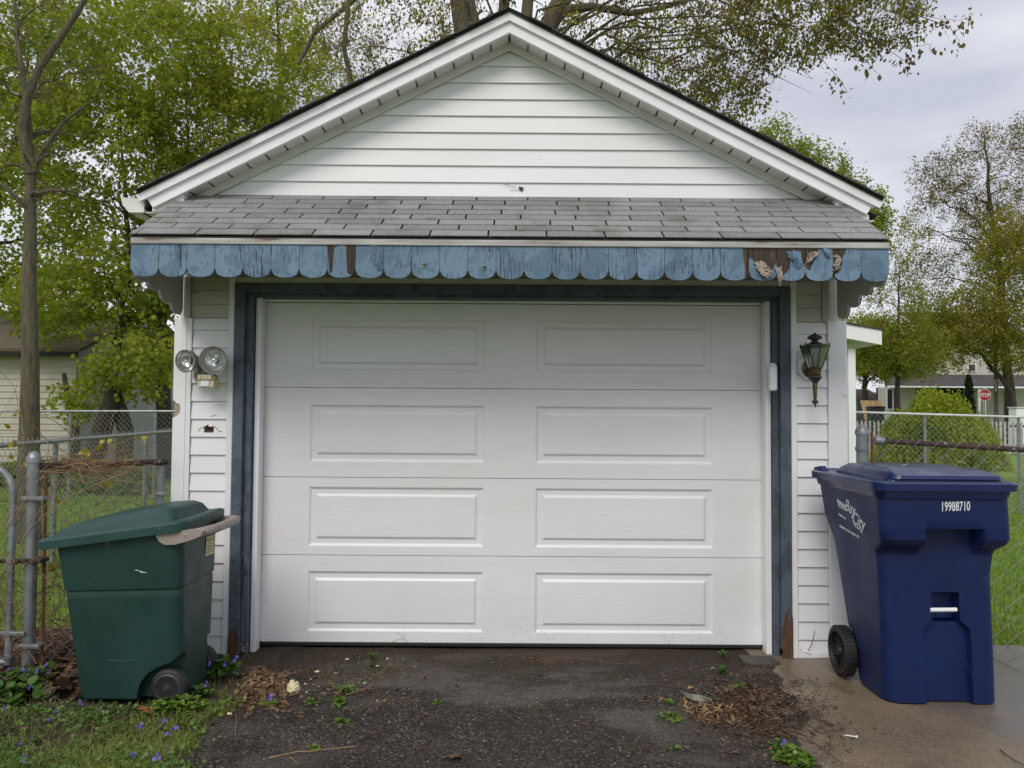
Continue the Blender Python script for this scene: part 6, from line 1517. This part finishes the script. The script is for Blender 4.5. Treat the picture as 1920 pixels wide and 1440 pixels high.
leaf_obj('yellow leaf above the strip of grey bark',1295,1292,.045,simple('mottled_yellow_leaf',(.34,.22,.07),(.2,.12,.05),40,.7),-1.2,(.1,.1),.008,'rhomb')
leaf_obj('small orange leaf scrap on the asphalt left of the bark strip',1240,1311,.028,LF_ORANGE,0,(.2,.2),.008)
leaf_obj('pinkish leaf scrap in the middle of the driveway',797,1339,.032,LF_DEAD,.7,(.2,.3),.008)
leaf_obj('long brown leaf below the wood chip heap',1378,1416,.040,LF_DEAD,1.5,(.1,.2),.008,'rhomb')
leaf_obj('brown leaf at the foot of the right violet clump',1462,1432,.035,LF_DEAD,.9,(.2,.2),.01)
leaf_obj('tan leaf at the lower end of the left litter heap',472,1322,.05,LF_DEAD,2.2,(.3,.1),.01)
# litter heaps
def heap(name,label,poly,n,size,mat,seed,tpl='shard',hz=.03):
    r=np.random.default_rng(seed); pts=[]
    P=[G(a,b,0) for a,b in poly]; c=sum(P,Vector((0,0,0)))/len(P)
    for i in range(n):
        k=r.integers(0,len(P)); A,B=P[k],P[(k+1)%len(P)]; t=r.uniform(0,1); e=A+(B-A)*t; q=r.uniform(0,1.0)**.62*1.12*(1+.25*math.sin(k*2.1+6*t)); p=c+(e-c)*q
        pts.append((p.x,p.y,gz(p.x,p.y)+.003+hz*max(0,1-q)*r.uniform(0,1)))
    o=link(name,scatter(name,np.array(pts),size,mat,tpl,1.3,0,True,seed=seed)); tag(o,label,'debris',None,'stuff'); return o
heap('litter_heap','brown leaf shreds heaped beside the left casing foot',[(415,1245),(480,1236),(545,1262),(530,1310),(470,1335),(415,1318)],1300,.026,LF_DEAD,51,'maple',.022)
heap('litter_heap','pale torn leaf strips on top of the left litter heap',[(420,1265),(500,1258),(520,1290),(460,1318)],260,.040,simple('torn_leaf_tan',(.34,.22,.12),(.22,.12,.06),40,.8),511,'shard',.035)
heap('litter_heap','dark crumbs of leaf litter along the left foot of the door',[(480,1225),(900,1222),(760,1270),(560,1290),(470,1260)],1300,.016,LF_DEADD,52,'shard',.008)
heap('wood_chips','pale orange rotten wood chips beside the seam of the driveway and concrete',[(1290,1322),(1385,1315),(1400,1345),(1350,1362),(1295,1345)],300,.036,simple('rotten_chip_orange',(.36,.21,.09),(.17,.09,.04),30,.8),53,'shard',.014)
heap('twig_litter','dark heap of wet needles and twigs along the driveway seam',[(1330,1300),(1400,1266),(1480,1296),(1535,1345),(1480,1408),(1380,1396),(1305,1352)],2100,.050,simple('wet_needles',(.048,.031,.021),(.100,.058,.034),30,.75),54,'needle',.018)
heap('twig_litter','paler broken needles lying over the dark heap',[(1360,1310),(1420,1285),(1500,1330),(1470,1390),(1380,1380)],350,.060,simple('tan_needles',(.22,.14,.08),(.13,.08,.05),30,.8),541,'needle',.035)
heap('leaf_scraps','dark leaf scraps caught in the needle heap',[(1350,1290),(1440,1280),(1500,1340),(1440,1390),(1340,1350)],260,.028,LF_DEADD,542,'maple',.03)
heap('crumbs','scattered dark crumbs on the wet concrete left of the cart',[(1480,1250),(1560,1290),(1620,1400),(1560,1438),(1500,1400)],260,.016,LF_DEADD,55,'shard',.002)
heap('crumbs','orange seed scraps along the foot of the door right of centre',[(960,1222),(1130,1224),(1120,1234),(970,1234)],160,.014,LF_ORANGE,56,'shard',.004)
heap('crumbs','dark bits and bark crumbs scattered over the whole driveway',[(500,1250),(1450,1250),(1420,1439),(420,1439)],900,.013,LF_DEADD,57,'shard',.002)
heap('grit','pale grit grains scattered over the driveway',[(480,1240),(1450,1240),(1420,1439),(380,1439)],420,.007,STONE_PALE,58,'rhomb',.001)
heap('leaf_scraps','flat brown leaf scraps spread thinly over the left side of the driveway',[(430,1230),(760,1226),(800,1290),(640,1340),(460,1345)],210,.020,LF_DEAD,61,'maple',.003)
heap('leaf_scraps','thin scatter of brown scraps round the needle heap',[(1230,1270),(1420,1235),(1560,1300),(1600,1400),(1430,1436),(1240,1390)],240,.018,LF_DEAD,62,'maple',.003)
heap('moss','green moss specks near the left foot of the door',[(600,1225),(760,1225),(740,1262),(600,1290)],160,.012,LF_WEED,63,'round',.002)
heap('needle_scatter','fine dark needles strewn across the whole driveway',[(500,1240),(1450,1240),(1420,1439),(400,1439)],420,.045,simple('dark_needle',(.05,.035,.025),(.09,.06,.04),30,.8),64,'needle',.001)
# twigs
def twig(label,pts,r0=.0022,mat=TWIG,forks=(),z=.008,grp='twigs fallen on the driveway and concrete'):
    P=[gpt(a,b,z) for a,b in pts]; 
    for i,p in enumerate(P): p.z+=.004*math.sin(i*1.7)
    t=thing('twig',label,'twig',tuple(P[0]),group=grp); n=len(P)
    Q=[]
    for i in range(n-1):
        for k in range(4): Q.append(P[i].lerp(P[i+1],k/4)+Vector((random.gauss(0,.0015),random.gauss(0,.003),0)))
    Q.append(P[-1])
    MB().tube(Q,[r0*(1-.5*i/len(Q)) for i in range(len(Q))],6).build('stalk',mat,t,True)
    for f in forks: 
        F_=[gpt(a,b,z+.004) for a,b in f]; MB().tube(F_,[r0*.6]*(len(F_)-1)+[r0*.3],5).build('fork',mat,t)
    return t
twig('long tan straw lying across the bottom of the driveway',[(505,1425),(560,1415),(610,1409),(668,1400)],.0026,TWIG_PALE)
twig('dark twig rising to the right above the tan straw',[(665,1394),(690,1382),(733,1368)],.0026)
twig('thin twig right of the column of small weeds',[(648,1304),(690,1292),(695,1289)],.002,TWIG_PALE)
twig('V shaped twig on the damp patch left of centre',[(768,1310),(790,1302),(803,1295)],.002,TWIG,[[(768,1310),(762,1292),(757,1283)]])
twig('short dark twig on the damp patch right of centre',[(925,1278),(950,1288),(967,1293)],.0024,TWIG,[[(964,1292),(972,1284)]])
twig('long fine twig running to the lower right of centre',[(1082,1350),(1120,1360),(1165,1372),(1178,1380)],.0018)
twig('curved dry stalk leaning on the foot of the door',[(715,1232),(730,1210)],.002)
twig('straight dark twig above the strip of grey bark',[(1240,1277),(1275,1279),(1300,1284),(1310,1282)],.0022)
twig('twig on the wet concrete level with the cart wheel',[(1480,1281),(1505,1277),(1525,1279)],.0024,TWIG,[[(1515,1278),(1522,1270)]])
twig('long branched twig reaching right over the concrete',[(1440,1325),(1500,1340),(1550,1358),(1585,1370)],.0026,TWIG,[[(1570,1364),(1590,1358)],[(1580,1368),(1595,1372)],[(1500,1340),(1530,1332)]])
twig('twig with a knotted end left of the golf tee',[(1430,1355),(1480,1382),(1530,1400),(1560,1420),(1580,1439)],.0024,TWIG,[[(1545,1410),(1560,1398)],[(1540,1405),(1575,1402)],[(1556,1416),(1556,1390),(1562,1384)]])
twig('pale fine stalk running under the golf tee',[(1490,1372),(1520,1385),(1580,1402)],.0014,TWIG_PALE)
twig('curved dark twig at the lower right corner',[(1878,1412),(1885,1422),(1905,1432),(1920,1438)],.0032)
twig('wispy twig on the concrete under the right fence',[(1860,1232),(1880,1246),(1905,1256),(1918,1262)],.002,TWIG,[[(1880,1246),(1900,1238),(1910,1232)],[(1905,1256),(1920,1254)]])
twig('short twig by the dark wet leaf at the bottom',[(783,1401),(805,1406),(826,1411)],.0018)
twig('thin stalk bottom left of the tan straw',[(545,1424),(560,1438)],.0016,TWIG_PALE)
twig('fine curled stalk on the left half of the asphalt',[(438,1322),(444,1350),(440,1388)],.0014,TWIG_PALE)
# dry sprig leaning on the left casing foot
sg=thing('dry_sprig','wispy dead sprig with pale seed heads against the left blue casing foot','plant',tuple(G(460,1240,0)-Vector((0,0,.03))))
for pts in ([(455,1238),(460,1222),(455,1212),(450,1206)],[(456,1238),(466,1220),(462,1208)],[(670-200,1236),(464,1226),(458,1218)]): MB().tube([W(a,b,4.50) for a,b in pts],.0012,4).build('stalk',TWIG_PALE,sg)
r=np.random.default_rng(8); hp=np.array([tuple(W(452+r.uniform(0,14),1205+r.uniform(0,22),4.50)-sg.location) for k in range(26)]); link('seed_heads',scatter('seed_heads',hp,.010,FLAKE,'round',1,0,seed=8),sg)
# stalk bending up in front of the door
dsx=thing('dry_stalk','thin dry stalk arching up against the white door from the sprout at its foot','stem',tuple(G(700,1232,0)))
MB().tube([W(a,b,4.70) for a,b in ((712,1226),(728,1208),(745,1200),(757,1196),(767,1208))],.0013,5).build('stem_main',TWIG,dsx)
MB().tube([W(a,b,4.70) for a,b in ((757,1197),(752,1189),(742,1186))],.0010,4).build('side_shoot',TWIG,dsx)
# foam lump and crumbs
def lump(name,label,px_,py_,sx,sy,sz,mat,seed,cat,grp=None,n=2):
    v=gpt(px_,py_); bm=bmesh.new(); bmesh.ops.create_icosphere(bm,subdivisions=n,radius=1); r=random.Random(seed)
    from mathutils import noise as mn
    for q in bm.verts: 
        k=1+.45*mn.fractal(q.co*2.2+Vector((seed*3.1,0,0)),.6,2.,4)+r.uniform(-.05,.05); q.co=Vector((q.co.x*sx*k,q.co.y*sy*k,max(-.15,q.co.z)*sz*k))
    me=bpy.data.meshes.new(name); bm.to_mesh(me); bm.free(); me.materials.append(mat); me.polygons.foreach_set('use_smooth',[n>2]*len(me.polygons))
    o=link(name,me,None,(v.x,v.y,v.z+sz*.12)); tag(o,label,cat,grp); return o
lump('foam_lump','crumbly cream coloured foam lump beside the left litter heap',549,1293,.030,.030,.040,FOAM,1,'foam',None,4)
for i,(a,b,s,lb) in enumerate(((595,1254,.020,'flat cream foam scrap above the foam lump'),(630,1256,.014,'cream foam scrap right of the flat one'),(651,1227,.012,'round pale pebble nearest the left end of the door'),(727,1226,.011,'round pale pebble right of the sprout at the door'),(708,1240,.010,'small pale chip below the yellow green sprout'),(573,1280,.009,'white crumb right of the foam lump'),(575,1296,.007,'white crumb low right of the foam lump'),(430,1338,.014,'white chip on the asphalt below the left litter heap'),(583,1270,.006,'tiny white crumb above right of the foam lump'),(1259,1352,.007,'white crumb in the feathery weed'),(684,1278,.010,'grey chip above the two lobed plant'),(784,1313,.005,'white grain at the tip of the V twig'))):
    lump('pebble',lb,a,b,s,s*.8,s*.45,STONE_PALE if i in (2,3,10) else FOAM,10+i,'pebble','pale pebbles and crumbs on the driveway',1)
# flat stone at the right end of the door and leaf shaped stones
v=gpt(1420,1230); mb=MB(); mb.prism([(v.x-.10,4.50),(v.x-.06,4.45),(v.x+.05,4.44),(v.x+.11,4.48),(v.x+.10,4.60),(v.x-.09,4.62)],v.z-.01,v.z+.012,'Z'); o=mb.build('flat_stone',simple('damp_stone',(.075,.066,.052),(.045,.038,.03),12,.7,.4,60),None); tag(o,'flat damp stone wedged under the right end of the door','stone')
lump('stone','pale flat stone on the twig heap',1442,1335,.035,.026,.012,simple('wet_tan_stone',(.16,.125,.09),(.11,.085,.06),20,.6),31,'stone',None,2)
lump('stone','second tan stone, at the right side of the twig heap',1478,1338,.030,.020,.010,MATS['wet_tan_stone'],32,'stone',None,2)
# bark strip
P=[gpt(a,b,.006) for a,b in ((1277,1301),(1285,1309),(1300,1316),(1318,1318),(1335,1319))]
mb=MB(); vs=[]
for i,p in enumerate(P):
    w=[.002,.010,.014,.012,.004][i]; vs+=[p+Vector((0,w*1.6,.010+w)),p+Vector((0,0,.002)),p+Vector((0,-w*1.0,.004))]
mb.add(vs,[(i*3+k,i*3+k+1,i*3+k+4,i*3+k+3) for i in range(4) for k in (0,1)]); o=mb.build('bark_strip',simple('grey_bark_strip',(.19,.20,.16),(.10,.085,.06),30,.8,.5,80),None); md=o.modifiers.new('s','SOLIDIFY'); md.thickness=.004; tag(o,'curved strip of grey green bark at the left of the twig heap','bark')
# golf tee
a=gpt(1582,1382,.006); b=gpt(1604,1387,.010); d=(b-a); M=Matrix.Translation(a)@d.to_track_quat('Z','Y').to_matrix().to_4x4(); L=.056
o=MB().lathe([(.0006,0),(.0024,.010),(.0026,L*.75),(.0035,L*.88),(.0068,L*.97),(.0070,L),(.004,L-.001)],14,M).build('golf_tee',PLASTIC_W,None,True); tag(o,'white golf tee lying on the wet concrete in front of the cart','golf tee')
# dry stem in front of the right siding
rs=thing('dry_stalk','thin curved brown stalk standing against the right siding by the cart wheel','stem',tuple(W(1515,1222,4.55)))
MB().tube([W(a,b,4.57) for a,b in ((1515,1221),(1521,1210),(1525,1196),(1528,1183))],.0022,5).build('stem_main',TWIG,rs)
MB().tube([W(a,b,4.57) for a,b in ((1503,1214),(1502,1222),(1510,1224),(1522,1228))],.0016,5).build('side_shoot',TWIG,rs)

# ---- tidy: helper properties must not stay
for o in list(bpy.data.objects):
    for k in ('_o','_loc'):
        if k in o: del o[k]
